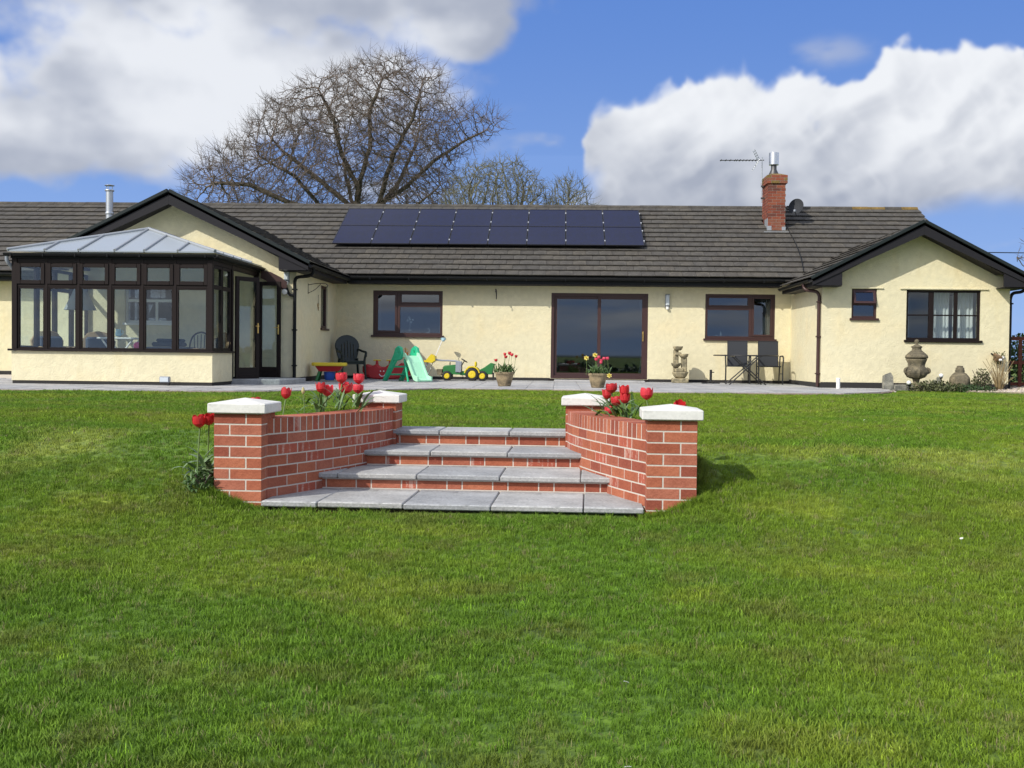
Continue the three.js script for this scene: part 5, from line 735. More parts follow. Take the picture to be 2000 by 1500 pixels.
{ const t = thing('standing_stone', 'grey upright stone slab against the right wing wall', 'stone', [6.88, -0.05, -23.75]); part('stone', prep(new ConvexGeometry([[-0.1, 0, -0.1], [0.1, 0, -0.1], [-0.1, 0, 0.1], [0.1, 0, 0.1], [-0.095, 0.33, -0.08], [0.05, 0.4, -0.08], [0.085, 0.34, -0.08], [-0.09, 0.36, 0.06], [0.04, 0.4, 0.06], [0.085, 0.32, 0.06]].map((p) => V(...p)))), mat.stoneGrey, t); }
{ const t = thing('stone_trough', 'low grey stone trough beside the upright slab', 'trough', [7.18, -0.04, -23.8]); part('trough', [box(-0.2, 0.2, 0, 0.14, -0.18, -0.12, 0.01), box(-0.2, 0.2, 0, 0.14, 0.12, 0.18, 0.01), box(-0.2, -0.14, 0, 0.139, -0.12, 0.12), box(0.14, 0.2, 0, 0.139, -0.12, 0.12), box(-0.14, 0.14, 0, 0.05, -0.12, 0.12)], mat.stoneGrey, t); }
{ const t = thing('stone_urn', 'tall weathered lidded stone urn in front of the bedroom window', 'urn', [7.44, -0.05, -23.7]);
  part('pedestal', [box(-0.14, 0.14, 0, 0.1, -0.14, 0.14, 0.01), lathe([[0.12, 0.1], [0.1, 0.14], [0.06, 0.2], [0.07, 0.26], [0.11, 0.3]])], mat.stone, t);
  const body = lathe([[0.1, 0.28], [0.18, 0.31], [0.23, 0.38], [0.24, 0.44], [0.205, 0.5], [0.165, 0.54], [0.175, 0.6], [0.2, 0.66], [0.215, 0.69], [0.19, 0.7]], 32); { const p = body.attributes.position; for (let i = 0; i < p.count; i++) { const a = Math.atan2(p.getZ(i), p.getX(i)), y = p.getY(i), k = y < 0.5 ? 1 + 0.05 * Math.cos(a * 12) : 1 + 0.03 * Math.sin(a * 7 + y * 30); p.setX(i, p.getX(i) * k); p.setZ(i, p.getZ(i) * k); } body.computeVertexNormals(); }
  part('body', body, mat.stone, t); part('lid', [lathe([[0.0, 0.7], [0.22, 0.7], [0.232, 0.73], [0.215, 0.77], [0.15, 0.83], [0.1, 0.87], [0.09, 0.91], [0.11, 0.93], [0.11, 0.95], [0.07, 0.97], [0.03, 0.99], [0.028, 1.02], [0.05, 1.05], [0.04, 1.085], [0, 1.1]], 32)], mat.stone, t);
  part('handle', [-1, 1].map((s) => tube([[s * 0.2, 0.4, 0.05], [s * 0.245, 0.42, 0.06], [s * 0.245, 0.47, 0.06], [s * 0.19, 0.5, 0.04]], 0.03, 12)), mat.stone, t); }
{ const t = thing('round_jar', 'squat sand coloured lidded jar low among the plants', 'jar', [8.42, -0.04, -23.95]); part('body', lathe([[0.0, 0], [0.1, 0.02], [0.18, 0.1], [0.215, 0.2], [0.2, 0.3], [0.14, 0.38], [0.09, 0.41], [0.1, 0.44], [0.09, 0.46]], 28), mat.stone, t); part('lid', lathe([[0.09, 0.455], [0.085, 0.5], [0.06, 0.52], [0.065, 0.545], [0, 0.55]], 20), mat.stone, t); }
leafyPlant('ground_cover_plant', 'low dark green ground cover in front of the right wing', 'plant', [7.75, -0.06, -23.45], { seed: 21, r: 0.45, sx: 1.3, h: 0.28, n: 900, leaf: 0.05, lw: 0.28, mat: mat.leafOlive, flat: true });
leafyPlant('ground_cover_plant', 'low fresh green plant below the squat jar', 'plant', [8.45, -0.06, -23.45], { seed: 22, r: 0.36, sx: 1.4, h: 0.22, n: 700, leaf: 0.05, lw: 0.28, mat: mat.leafDark, flat: true });
leafyPlant('small_shrub', 'small bushy shrub with reddish leaves right of the jar', 'shrub', [8.82, -0.05, -23.8], { seed: 23, r: 0.2, h: 0.5, n: 520, leaf: 0.05, lw: 0.3, mat: mat.leafOlive, stems: 10 });
{ const t = thing('twiggy_shrub', 'leafless fan of tan stems at the house corner', 'shrub', [9.3, -0.05, -24.1]), r = rngOf(9), g = []; for (let k = 0; k < 46; k++) { const a = r() * 6.28, q = rnd(0.1, 0.38, r), h = rnd(0.3, 0.72, r); g.push(tube([[Math.cos(a) * 0.04, 0, Math.sin(a) * 0.04], [Math.cos(a) * q * 0.45, h * 0.55, Math.sin(a) * q * 0.35], [Math.cos(a) * q, h, Math.sin(a) * q * 0.5]], 0.005, 5, 4)); } const o = part('stems', g, mat.leafDry, t); o.userData.kind = 'stuff'; }
{ const t = thing('wall_planter', 'tilted bracket planter with foliage on the right wing wall', 'planter', [9.36, 0.66, -24.5]); part('bracket', [bar([-0.1, 0.12, 0.01], [0.12, -0.1, 0.03], 0.014), bar([-0.1, 0.12, 0.01], [0.0, 0.06, 0.2], 0.01)], mat.metal, t); part('basket', lathe([[0, -0.1], [0.06, -0.08], [0.11, 0.0], [0.12, 0.04], [0.11, 0.04], [0.05, -0.06]], 16).rotateZ(-0.6).translate(0, 0.03, 0.13), mat.woodMid, t); const r = rngOf(91), g = []; for (let k = 0; k < 90; k++) { const b = leafBlade(rnd(0.05, 0.1, r), 0.014, 0.7, r() * 6.28, rnd(0.2, 1.6, r)); b.translate(rnd(-0.08, 0.12, r), rnd(-0.12, 0.13, r), 0.13 + rnd(-0.08, 0.08, r)); g.push(b); } part('foliage', g, mat.leafOlive, t).userData.kind = 'stuff'; part('label_stone', [cbox(0.07, 0.05, 0.05, 0.015).translate(0.02, -0.02, 0.22), cbox(0.06, 0.05, 0.05, 0.015).translate(0.07, 0.03, 0.21)], mat.white, t); }
{ const t = thing('garden_light', 'small round white garden light beside the urn', 'light', [7.2, -0.05, -23.4]); part('stake', bar([0, 0, 0], [0, 0.16, 0], 0.01), mat.metal, t); part('globe', new THREE.SphereGeometry(0.045, 16, 12).translate(0, 0.2, 0), mat.white, t); part('collar', lathe([[0.012, 0.13], [0.035, 0.15], [0.03, 0.165]], 14), mat.metal, t); copyOf(t, 'small round white garden light right of the urn', [7.95, 0.1, -23.7], 0); }
{ const t = thing('floor_light', 'grey box light at the foot of the conservatory wall', 'light', [-7.13, 0, -20.12]); part('housing', cbox(0.18, 0.11, 0.1, 0.012).translate(0, 0.11, 0), mat.plasticGrey, t); part('lens', box(-0.075, 0.075, 0.07, 0.15, 0.051, 0.056), mat.lampGlass, t); part('bracket', [box(0.05, 0.08, 0, 0.06, -0.04, 0.03)], mat.metal, t); }
function wallLamp(pos, label) { const t = thing('wall_lamp', label, 'lamp', pos, 0, 'unlit bulkhead wall lamps'); part('back_plate', box(-0.055, 0.055, -0.16, 0.16, 0, 0.02, 0.004), mat.plasticGrey, t); part('lens', box(-0.048, 0.048, -0.12, 0.15, 0.02, 0.1, 0.02), mat.lampGlass, t); part('sensor', [new THREE.SphereGeometry(0.038, 14, 10).translate(0, -0.19, 0.05), box(-0.03, 0.03, -0.2, -0.14, 0.0, 0.05, 0.006)], mat.white, t); return t; }
wallLamp([2.66, 2.0, FZ], 'upright wall lamp right of the patio door'); wallLamp([-5.73, 2.26, LW.wall], 'upright wall lamp high on the left gable corner');
{ const t = thing('security_light', 'small white security light below the left gable lamp', 'light', [-5.72, 1.9, LW.wall]); part('mount', cbox(0.07, 0.09, 0.04, 0.01).translate(0, 0, 0.02), mat.white, t); part('lamp_head', [lathe([[0.0, 0], [0.03, 0.0], [0.06, 0.06], [0.055, 0.09], [0, 0.08]], 16).rotateX(2.1).translate(-0.03, 0.03, 0.08)], mat.white, t); part('sensor', new THREE.SphereGeometry(0.03, 12, 8).translate(0.04, -0.06, 0.06), mat.white, t); }
function hook(pos, turn, label) { const t = thing('basket_bracket', label, 'bracket', pos, turn, 'empty hanging basket brackets'); part('back_bar', box(-0.01, 0.01, -0.2, 0.03, 0, 0.008), mat.metal, t); part('arm', tube([[0, 0.0, 0.005], [0, 0.03, 0.2], [0, 0.02, 0.4], [0, -0.03, 0.44], [0, -0.05, 0.4]], 0.008, 20, 6), mat.metal, t); part('brace', tube([[0, -0.18, 0.008], [0, -0.1, 0.16], [0, 0.02, 0.28]], 0.007, 12, 6), mat.metal, t); return t; }
hook([-1.55, 2.2, FZ], 0, 'empty basket bracket left of the patio door'); hook([LW.x1, 2.12, -24.6], Math.PI / 2, 'empty basket bracket on the shaded side wall');
{ const t = thing('wall_ornament', 'dangling ornament on the shaded side wall by the window', 'ornament', [LW.x1 + 0.02, 1.75, -25.6]); part('cord', bar([0, 0, 0], [0, 0.2, 0], 0.004), mat.metal, t); part('disc', lathe([[0, 0], [0.05, 0.004], [0.05, 0.01], [0, 0.014]], 16).rotateZ(Math.PI / 2).translate(0, -0.03, 0), mat.brass, t); part('tassel', [bar([0, -0.08, 0], [0, -0.16, 0], 0.015, 0.008)], mat.wicker, t); }
// curtains and ornaments behind the windows
function curtain(x0, x1, y0, y1, z, label, m = mat.curtain, gather = 0) { const N = 40, pos = []; for (let i = 0; i < N; i++) for (let j = 0; j < 6; j++) { const P = (a, b) => { const u = a / N, v = b / 6, w = 1 - gather * Math.sin(Math.PI * clamp(v * 1.1)) * 0.6; return [x0 + (x1 - x0) * (1 - (1 - u) * w), lerp(y0, y1, v), z + 0.022 * Math.sin(u * 34 + Math.sin(v * 3))]; }; const a = P(i, j), b = P(i + 1, j), c = P(i + 1, j + 1), d = P(i, j + 1); pos.push(...a, ...b, ...c, ...a, ...c, ...d); } const g = new THREE.BufferGeometry(); g.setAttribute('position', new THREE.Float32BufferAttribute(pos, 3)); g.computeVertexNormals(); const t = thing('curtain', label, 'curtain', [0, 0, 0], 0, 'curtains behind the windows'); part('drape', toCreasedNormals(prep(g), 1.2), m, t); part('rail', bar([x0 - 0.05, y1 + 0.01, z], [x1 + 0.05, y1 + 0.01, z], 0.01), mat.white, t); }
curtain(4.95, 5.24, 1.1, 2.2, WZ - 0.16, 'white curtain at the right of the window by the corner', mat.curtain, 0.5);
curtain(1.98, 2.14, 0.1, 2.2, WZ - 0.16, 'white curtain at the right edge of the patio door', mat.curtain, 0.9); curtain(-0.13, -0.02, 0.1, 2.2, WZ - 0.16, 'white curtain at the left edge of the patio door', mat.curtain, 0.2);
curtain(8.05, 8.48, 1.08, 2.15, RW.wall - 0.36, 'white net curtain in the centre light of the bedroom window'); curtain(8.55, 9.0, 1.08, 2.15, RW.wall - 0.36, 'white net curtain in the right light of the bedroom window'); curtain(7.47, 7.62, 1.08, 2.15, RW.wall - 0.36, 'grey curtain at the left of the bedroom window', mat.curtainGrey);
curtain(-4.56, -4.46, 1.1, 2.2, WZ - 0.2, 'pale curtain at the left of the window behind the slide', mat.curtainGrey); curtain(-2.99, -2.93, 1.1, 2.2, WZ - 0.2, 'narrow white curtain at the right of the window behind the slide');
{ const t = thing('flower_ornament', 'white flower ornament standing inside the window behind the slide', 'ornament', [-3.72, 1.2, WZ - 0.14]); part('stalk', bar([0, 0, 0], [0, 0.25, 0], 0.006), mat.white, t); part('blossom', [[0, 0.28], [0.07, 0.27], [-0.06, 0.25], [0.03, 0.21], [-0.02, 0.33]].map(([x, y]) => new THREE.IcosahedronGeometry(0.03, 1).translate(x, y, 0)), mat.white, t); part('foot', lathe([[0, 0], [0.05, 0], [0.04, 0.02], [0, 0.03]]), mat.white, t); }
{ const t = thing('bird_ornament', 'small white curved bird ornament on the window sill', 'ornament', [-3.27, 1.15, WZ - 0.14]); part('body', tube([[-0.03, 0.0, 0], [0.03, 0.02, 0], [0.045, 0.07, 0], [0.01, 0.11, 0], [0.0, 0.1, 0]], 0.016), mat.white, t); part('base', lathe([[0, -0.01], [0.05, -0.01], [0.045, 0.005], [0, 0.01]]), mat.white, t); }
{ const t = thing('cat_ornament', 'tiny white cat ornament on the sill by the corner window', 'ornament', [4.0, 1.145, WZ - 0.12]); part('body', lathe([[0, 0], [0.03, 0], [0.028, 0.05], [0.014, 0.085], [0, 0.09]]), mat.white, t); part('head', new THREE.IcosahedronGeometry(0.02, 1).translate(0, 0.1, 0), mat.white, t); part('kitten', [new THREE.IcosahedronGeometry(0.018, 1).translate(-0.09, 0.018, 0), new THREE.IcosahedronGeometry(0.014, 1).translate(-0.13, 0.014, 0)], mat.white, t); }
// side of the plot on the right: gravel, fence, shrub, wires
{ const r = rngOf(61), g = new THREE.IcosahedronGeometry(0.022, 0), n = 9000, m = new THREE.InstancedMesh(boxUV(prep(g)), M([1, 1, 1], 0.9), n), d = new THREE.Object3D(), c = new THREE.Color(); let k = 0; while (k < n) { const x = rnd(8.3, 13, r), z = rnd(-27, -21.0, r); if (z < RW.wall + 0.1 && x < RW.x1 + 0.1) continue; if (z > -23.2 + (x - 8.3) * 0.75) continue; if (x < 9.2 && z < -23.3) continue; d.position.set(x, landY(x, z) + 0.03 + r() * 0.02 + 0.09 * smooth((x - 9) / 2.5), z); d.rotation.set(r() * 6, r() * 6, r() * 6); d.scale.set(rnd(0.6, 1.5, r), rnd(0.5, 1, r), rnd(0.6, 1.5, r)); d.updateMatrix(); m.setMatrixAt(k, d.matrix); const v = rnd(0.3, 0.6, r); c.setRGB(v, v * rnd(0.8, 0.92, r), v * rnd(0.6, 0.78, r)); m.setColorAt(k, c); k++; } m.name = 'gravel'; m.userData = { kind: 'stuff', label: 'pale tan gravel around the right end of the house', category: 'gravel' }; scene.add(m);
  const q = []; for (let i = 0; i < 16; i++) { const x = 8.3 + i * 0.3; q.push(prism([[x, -27], [x + 0.3, -27], [x + 0.3, -23.2 + (x + 0.3 - 8.3) * 0.75], [x, -23.2 + (x - 8.3) * 0.75]], -0.3, 0.0 + 0.09 * smooth((x - 9) / 2.5))); } const o = structure('gravel_bed', merge(q), M([0.36, 0.3, 0.22], 0.95, { map: T.soil }), 'tan gravel bed at the right end of the house', 'gravel bed'); }
{ const t = thing('garden_fence', 'rusty brown slatted fence at the right edge by the house', 'fence', [9.9, 0, -25.4], 0); for (let i = 0; i < 9; i++) part('slat', box(0.04 + i * 0.26, 0.12 + i * 0.26, 0.05, 1.08, -0.012, 0.012, 0.003), mat.rust, t); part('rail', box(0, 2.4, 1.08, 1.16, -0.03, 0.03, 0.004), mat.rust, t); part('rail', box(0, 2.4, 0.55, 0.62, -0.036, -0.014, 0.004), mat.rust, t); part('rail', box(0, 2.4, 0.08, 0.15, -0.036, -0.014, 0.004), mat.rust, t); part('post', box(-0.08, 0.0, -0.1, 1.2, -0.04, 0.04, 0.004), mat.rust, t); }
leafyPlant('hedge_shrub', 'green shrub growing behind the rusty fence', 'shrub', [10.6, 0, -26.1], { seed: 51, r: 0.6, h: 1.25, n: 1500, leaf: 0.09, lw: 0.3, mat: mat.leaf, stems: 12 }); leafyPlant('hedge_shrub', 'bright green upright bush at the right frame edge', 'shrub', [10.75, 0, -24.9], { seed: 52, r: 0.3, h: 0.9, n: 900, leaf: 0.06, lw: 0.3, mat: mat.leafPale, stems: 8 });
{ const t = thing('overhead_wire', 'thin overhead wire running right from behind the gable', 'wire'); const p = []; for (let i = 0; i <= 8; i++) p.push([11 + i * 5, 4.6 - 0.02 * i, -42]); part('cable', tube(p, 0.018, 40, 5), mat.black, t); }

// ------------------------------------------------------------------ bare trees behind the house, grown toward points spread through each crown
function inside(poly, x, y) { let c = false; for (let i = 0, j = poly.length - 1; i < poly.length; j = i++) { const a = poly[i], b = poly[j]; if ((a[1] > y) !== (b[1] > y) && x < (b[0] - a[0]) * (y - a[1]) / (b[1] - a[1]) + a[0]) c = !c; } return c; }
function edgeDist(poly, x, y) { let m = 1e9; for (let i = 0, j = poly.length - 1; i < poly.length; j = i++) { const a = poly[i], b = poly[j], dx = b[0] - a[0], dy = b[1] - a[1], t = clamp(((x - a[0]) * dx + (y - a[1]) * dy) / (dx * dx + dy * dy)); m = Math.min(m, Math.hypot(x - a[0] - t * dx, y - a[1] - t * dy)); } return m; }
function growTree(o) {
  const r = rngOf(o.seed), poly = o.outline, [bx0, bx1, by0, by1] = [Math.min(...poly.map((p) => p[0])), Math.max(...poly.map((p) => p[0])), Math.min(...poly.map((p) => p[1])), Math.max(...poly.map((p) => p[1]))];
  const A = []; let guard = 0;
  while (A.length < o.points && guard++ < o.points * 40) { const x = rnd(bx0, bx1, r), y = rnd(by0, by1, r); if (!inside(poly, x, y)) continue; const zr = o.depth * Math.sqrt(clamp(edgeDist(poly, x, y) / (o.depth * 0.75))); const z = rnd(-1, 1, r) * zr; A.push({ x, y, z, n: -1, d: 1e9 }); }
  const N = []; const add = (x, y, z, p) => { N.push({ x, y, z, p, kids: 0, gx: 0, gy: 0, gz: 0, g: 0 }); if (p >= 0) N[p].kids++; return N.length - 1; };
  for (const tr of o.trunks) { let p = -1; for (const q of tr) { if (q[3] === 'near') { p = 0; for (let i = 1; i < N.length; i++) if ((N[i].x - q[0]) ** 2 + (N[i].y - q[1]) ** 2 + (N[i].z - q[2]) ** 2 < (N[p].x - q[0]) ** 2 + (N[p].y - q[1]) ** 2 + (N[p].z - q[2]) ** 2) p = i; } else if (q[3] !== undefined) { p = q[3]; } else { const from = p >= 0 ? N[p] : null; if (!from) p = add(q[0], q[1], q[2], -1); else { const L = Math.hypot(q[0] - from.x, q[1] - from.y, q[2] - from.z), k = Math.max(1, Math.round(L / o.step)); const f = { ...from }; for (let i = 1; i <= k; i++) p = add(lerp(f.x, q[0], i / k) + rnd(-0.03, 0.03, r), lerp(f.y, q[1], i / k), lerp(f.z, q[2], i / k) + rnd(-0.03, 0.03, r), p); } } } }
  const cell = o.reach, grid = new Map(), key = (x, y, z) => Math.floor(x / cell) + ',' + Math.floor(y / cell) + ',' + Math.floor(z / cell);
  let live = A, fresh = N.map((_, i) => i);
  for (let it = 0; it < o.steps && live.length; it++) {
    for (const a of live) for (const i of fresh) { const n = N[i], d = (n.x - a.x) ** 2 + (n.y - a.y) ** 2 + (n.z - a.z) ** 2; if (d < a.d) { a.d = d; a.n = i; } }
    const touched = new Set(); const far = it < 6 ? 1e9 : o.reach * o.reach;
    for (const a of live) if (a.d < far) { const n = N[a.n], d = Math.sqrt(a.d); n.gx += (a.x - n.x) / d; n.gy += (a.y - n.y) / d; n.gz += (a.z - n.z) / d; n.g++; touched.add(a.n); }
    fresh = [];
    for (const i of touched) { const n = N[i]; let gx = n.gx / n.g + rnd(-0.2, 0.2, r), gy = n.gy / n.g + rnd(-0.2, 0.2, r) + (o.up || 0), gz = n.gz / n.g + rnd(-0.2, 0.2, r); n.gx = n.gy = n.gz = n.g = 0; if (n.kids > 3) continue; const l = Math.hypot(gx, gy, gz) || 1; fresh.push(add(n.x + gx / l * o.step, n.y + gy / l * o.step, n.z + gz / l * o.step, i)); }
    const kill = o.kill * o.kill; for (const a of live) for (const i of fresh) { const n = N[i]; if ((n.x - a.x) ** 2 + (n.y - a.y) ** 2 + (n.z - a.z) ** 2 < kill) { a.dead = true; break; } }
    live = live.filter((a) => !a.dead); if (!fresh.length) break;
  }
  const E = 2.33, area = new Float64Array(N.length); for (let i = N.length - 1; i >= 0; i--) { if (!N[i].kids) area[i] = Math.pow(o.tip, E); if (N[i].p >= 0) area[N[i].p] += area[i]; }
  const rad = (i) => Math.min(o.maxR, Math.pow(area[i], 1 / E));
  // relax the kinks a little
  for (let k = 0; k < 2; k++) for (let i = 0; i < N.length; i++) { const n = N[i]; if (n.p < 0 || !n.kids) continue; const p = N[n.p]; n.sx = n.sx || 0; n.x = lerp(n.x, (p.x + n.x) / 2, 0.15); n.z = lerp(n.z, (p.z + n.z) / 2, 0.15); }
  const thick = { pos: [], nor: [] }, thin = { pos: [], nor: [] };
  const seg = (a, b, ra, rb, s, out) => { const d = V(b.x - a.x, b.y - a.y, b.z - a.z).normalize(), u = (Math.abs(d.y) < 0.9 ? V(0, 1, 0) : V(1, 0, 0)).cross(d).normalize(), w = d.clone().cross(u); const ring = (c, rr, k) => { const t = k / s * Math.PI * 2, cx = Math.cos(t), sx = Math.sin(t), nx = u.x * cx + w.x * sx, ny = u.y * cx + w.y * sx, nz = u.z * cx + w.z * sx; return [c.x + nx * rr, c.y + ny * rr, c.z + nz * rr, nx, ny, nz]; }; for (let k = 0; k < s; k++) { const p = ring(a, ra, k), q = ring(a, ra, k + 1), m = ring(b, rb, k + 1), n = ring(b, rb, k); for (const v of [p, q, m, p, m, n]) { out.pos.push(v[0], v[1], v[2]); out.nor.push(v[3], v[4], v[5]); } } };
  for (let i = 0; i < N.length; i++) { const n = N[i]; if (n.p < 0) continue; const ra = rad(n.p), rb = rad(i), R1 = Math.min(ra, rb * 1.6); seg(N[n.p], n, N[n.p].p < 0 ? ra : R1, rb, rb > 0.1 ? 8 : rb > 0.035 ? 5 : 3, rb > o.split ? thick : thin); }
  // twigs
  for (let i = 0; i < N.length; i++) { const n = N[i], ri = rad(i); if (n.p < 0 || ri > o.tip * 2.6) continue; const p = N[n.p], base = V(n.x - p.x, n.y - p.y, n.z - p.z).normalize(); const c = n.kids ? (r() < o.sideTwig ? 1 : 0) : o.endTwigs; for (let k = 0; k < c; k++) { const L = rnd(0.35, 1, r) * o.twig, d = base.clone().add(V(rnd(-1, 1, r), rnd(-0.6, 1.1, r), rnd(-1, 1, r)).multiplyScalar(0.75)).normalize(), m = { x: n.x + d.x * L * 0.55, y: n.y + d.y * L * 0.55, z: n.z + d.z * L * 0.55 }, e = { x: m.x + (d.x + rnd(-0.35, 0.35, r)) * L * 0.45, y: m.y + (d.y + rnd(-0.1, 0.45, r)) * L * 0.45, z: m.z + (d.z + rnd(-0.35, 0.35, r)) * L * 0.45 }; seg(n, m, o.tip * 0.75, o.tip * 0.55, 3, thin); seg(m, e, o.tip * 0.55, o.tip * 0.2, 3, thin); if (r() < 0.6) { const q = { x: m.x + rnd(-0.5, 0.5, r) * L, y: m.y + rnd(-0.1, 0.5, r) * L, z: m.z + rnd(-0.5, 0.5, r) * L }; seg(m, q, o.tip * 0.5, o.tip * 0.2, 3, thin); } } }
  const t = thing(o.name, o.label, 'tree', [o.trunks[0][0][0], 0, o.trunks[0][0][2] + o.z], 0, o.group);
  const mk = (q) => { const g = new THREE.BufferGeometry(); g.setAttribute('position', new THREE.Float32BufferAttribute(q.pos, 3)); g.setAttribute('normal', new THREE.Float32BufferAttribute(q.nor, 3)); boxUV(g); return g.translate(-o.trunks[0][0][0], 0, -o.trunks[0][0][2]); };
  if (thick.pos.length) rawPart('trunk', mk(thick), o.bark, t); const c = rawPart('crown', mk(thin), o.twigMat, t);
  console.log(o.name, 'nodes', N.length, 'tris', (thick.pos.length + thin.pos.length) / 9, 'left', live.length);
  return t;
}
growTree({ name: 'beech_tree', label: 'large bare spreading tree behind the bungalow roof', seed: 12, z: -48, depth: 5.2, points: 8800, step: 0.21, reach: 2.0, kill: 0.29, steps: 140, tip: 0.011, maxR: 0.5, split: 0.06, up: 0.06, twig: 0.9, endTwigs: 6, sideTwig: 0.6, bark: mat.bark, twigMat: mat.twig,
  outline: [[-16.1, 6.6], [-16.2, 7.3], [-15.86, 8.14], [-14.86, 9.2], [-13.53, 10.0], [-12.65, 11.1], [-11.11, 12.1], [-9.79, 12.6], [-8.25, 13.1], [-6.72, 13.3], [-5.4, 12.8], [-4.8, 11.9], [-4.6, 11.1], [-3.2, 11.0], [-2.3, 10.35], [-2.6, 9.9], [-3.6, 9.6], [-4.3, 9.0], [-4.4, 7.9], [-4.4, 6.3], [-7, 6.0], [-8.3, 6.9], [-9.5, 6.2], [-12, 5.9]],
  trunks: [[[-8.55, 0, 0], [-8.6, 3, 0], [-8.75, 5.6, 0], [-8.7, 6.9, 0.2], [-8.5, 8.0, 0.4]], [[0, 0, 0, 8], [-8.1, 5.2, 0.2], [-7.75, 6.9, 0.4], [-7.4, 7.8, 0.6]], [[-8.7, 6.0, 0, 'near'], [-9.9, 6.5, 0.8], [-11.4, 6.9, 1.2], [-13.0, 7.6, 1.4], [-14.4, 7.7, 1.2]], [[-8.75, 6.6, 0.1, 'near'], [-9.7, 7.5, -0.6], [-11.1, 8.6, -1], [-12.4, 9.6, -1.2]], [[-9.9, 6.5, 0.8, 'near'], [-11.0, 7.9, 1.8], [-12.3, 8.6, 2.4]], [[-8.6, 7.6, 0.3, 'near'], [-9.3, 9.0, 0.7], [-9.6, 10.5, 0.8], [-10.2, 11.6, 1]], [[-8.5, 8.0, 0.4, 'near'], [-8.1, 9.4, 0.2], [-8.2, 10.9, 0], [-7.7, 12.2, 0]], [[-7.4, 7.8, 0.6, 'near'], [-6.9, 9.2, 1], [-6.2, 10.4, 1.1], [-5.9, 11.6, 1]], [[-7.7, 7.0, 0.4, 'near'], [-6.5, 7.8, 0], [-5.4, 8.9, -0.2], [-4.2, 9.7, -0.2], [-3.1, 10.2, 0]], [[-8.0, 5.9, 0.3, 'near'], [-6.9, 6.5, 1], [-5.8, 6.9, 1.4], [-4.9, 7.6, 1.6]], [[-8.75, 6.2, 0, 'near'], [-9.4, 7.8, -2], [-9.9, 9.3, -3]], [[-7.8, 6.7, 0.4, 'near'], [-7.1, 8.2, -1.6], [-6.6, 9.8, -2.4]]] });
growTree({ name: 'hawthorn_tree', label: 'small grey twiggy tree right of the large bare tree', seed: 5, z: -42, depth: 1.6, points: 2300, step: 0.12, reach: 1.2, kill: 0.155, steps: 90, tip: 0.011, maxR: 0.14, split: 0.03, up: 0.1, twig: 0.5, endTwigs: 4, sideTwig: 0.6, bark: mat.bark, twigMat: mat.twigGrey, group: 'small trees behind the roof',
  outline: [[-4.5, 5.4], [-4.4, 6.4], [-4.0, 7.2], [-3.35, 7.75], [-2.4, 7.75], [-1.7, 7.95], [-0.95, 7.4], [-0.5, 6.8], [-0.35, 5.6], [-2.4, 4.6]], trunks: [[[-2.4, 0, 0], [-2.5, 3, 0], [-2.6, 4.9, 0]], [[0, 0, 0, 18], [-1.7, 5.2, 0.2]], [[0, 0, 0, 16], [-3.4, 5.2, 0.1]]] });
growTree({ name: 'hawthorn_tree', label: 'smallest twiggy tree behind the middle of the solar panels', seed: 8, z: -42, depth: 0.9, points: 1000, step: 0.11, reach: 1.1, kill: 0.145, steps: 80, tip: 0.011, maxR: 0.1, split: 0.03, up: 0.1, twig: 0.5, endTwigs: 4, sideTwig: 0.6, bark: mat.bark, twigMat: mat.twigGrey, group: 'small trees behind the roof',
  outline: [[-0.75, 5.3], [-0.5, 6.5], [-0.3, 7.0], [0.28, 7.25], [0.95, 6.95], [1.2, 6.2], [1.1, 5.2], [0.2, 4.7]], trunks: [[[0.2, 0, 0], [0.25, 3, 0], [0.2, 5.0, 0]]] });
growTree({ name: 'bare_tree', label: 'bare dark tree at the right edge beyond the fence', seed: 18, z: -32, depth: 1.0, points: 420, step: 0.14, reach: 1.4, kill: 0.24, steps: 80, tip: 0.012, maxR: 0.12, split: 0.03, up: 0.08, twig: 0.45, endTwigs: 3, sideTwig: 0.4, bark: mat.bark, twigMat: mat.twig,
  outline: [[12.9, 2.6], [12.7, 3.4], [13.2, 4.4], [14.4, 5.2], [16, 4.8], [16.4, 3.2], [15.2, 2.2], [13.8, 2.0]], trunks: [[[14.6, 0, 0], [14.5, 1.4, 0], [14.6, 2.4, 0]]] });
leafyPlant('ivy_growth', 'dark green ivy clump low in the smallest twiggy tree', 'ivy', [-0.3, 4.4, -41.6], { seed: 71, r: 0.7, h: 1.6, n: 900, leaf: 0.16, lw: 0.4, mat: mat.leafDark, stems: 8, sr: 0.03 });
leafyPlant('ivy_growth', 'olive ivy low in the small twiggy tree', 'ivy', [-2.4, 4.2, -41.6], { seed: 72, r: 1.0, h: 1.6, n: 1000, leaf: 0.16, lw: 0.4, mat: mat.leafOlive, stems: 8, sr: 0.03 });
// hedge behind the photographer, seen only in the window glass
{ const t = thing('boundary_hedge', 'long dark hedge across the far end of the garden', 'hedge', [0, -1.2, 32]), r = rngOf(81), g = []; for (let k = 0; k < 5200; k++) { const x = rnd(-45, 45, r), b = leafBlade(rnd(0.3, 0.6, r), 0.16, 0.6, r() * 6.28, rnd(0, 1.4, r)); b.translate(x, rnd(0, 1.15, r) * (0.85 + 0.2 * fbm(x * 0.4, 2, 3)), rnd(-0.6, 0.6, r)); g.push(b); } part('foliage', g, mat.leafDark, t).userData.kind = 'stuff'; }

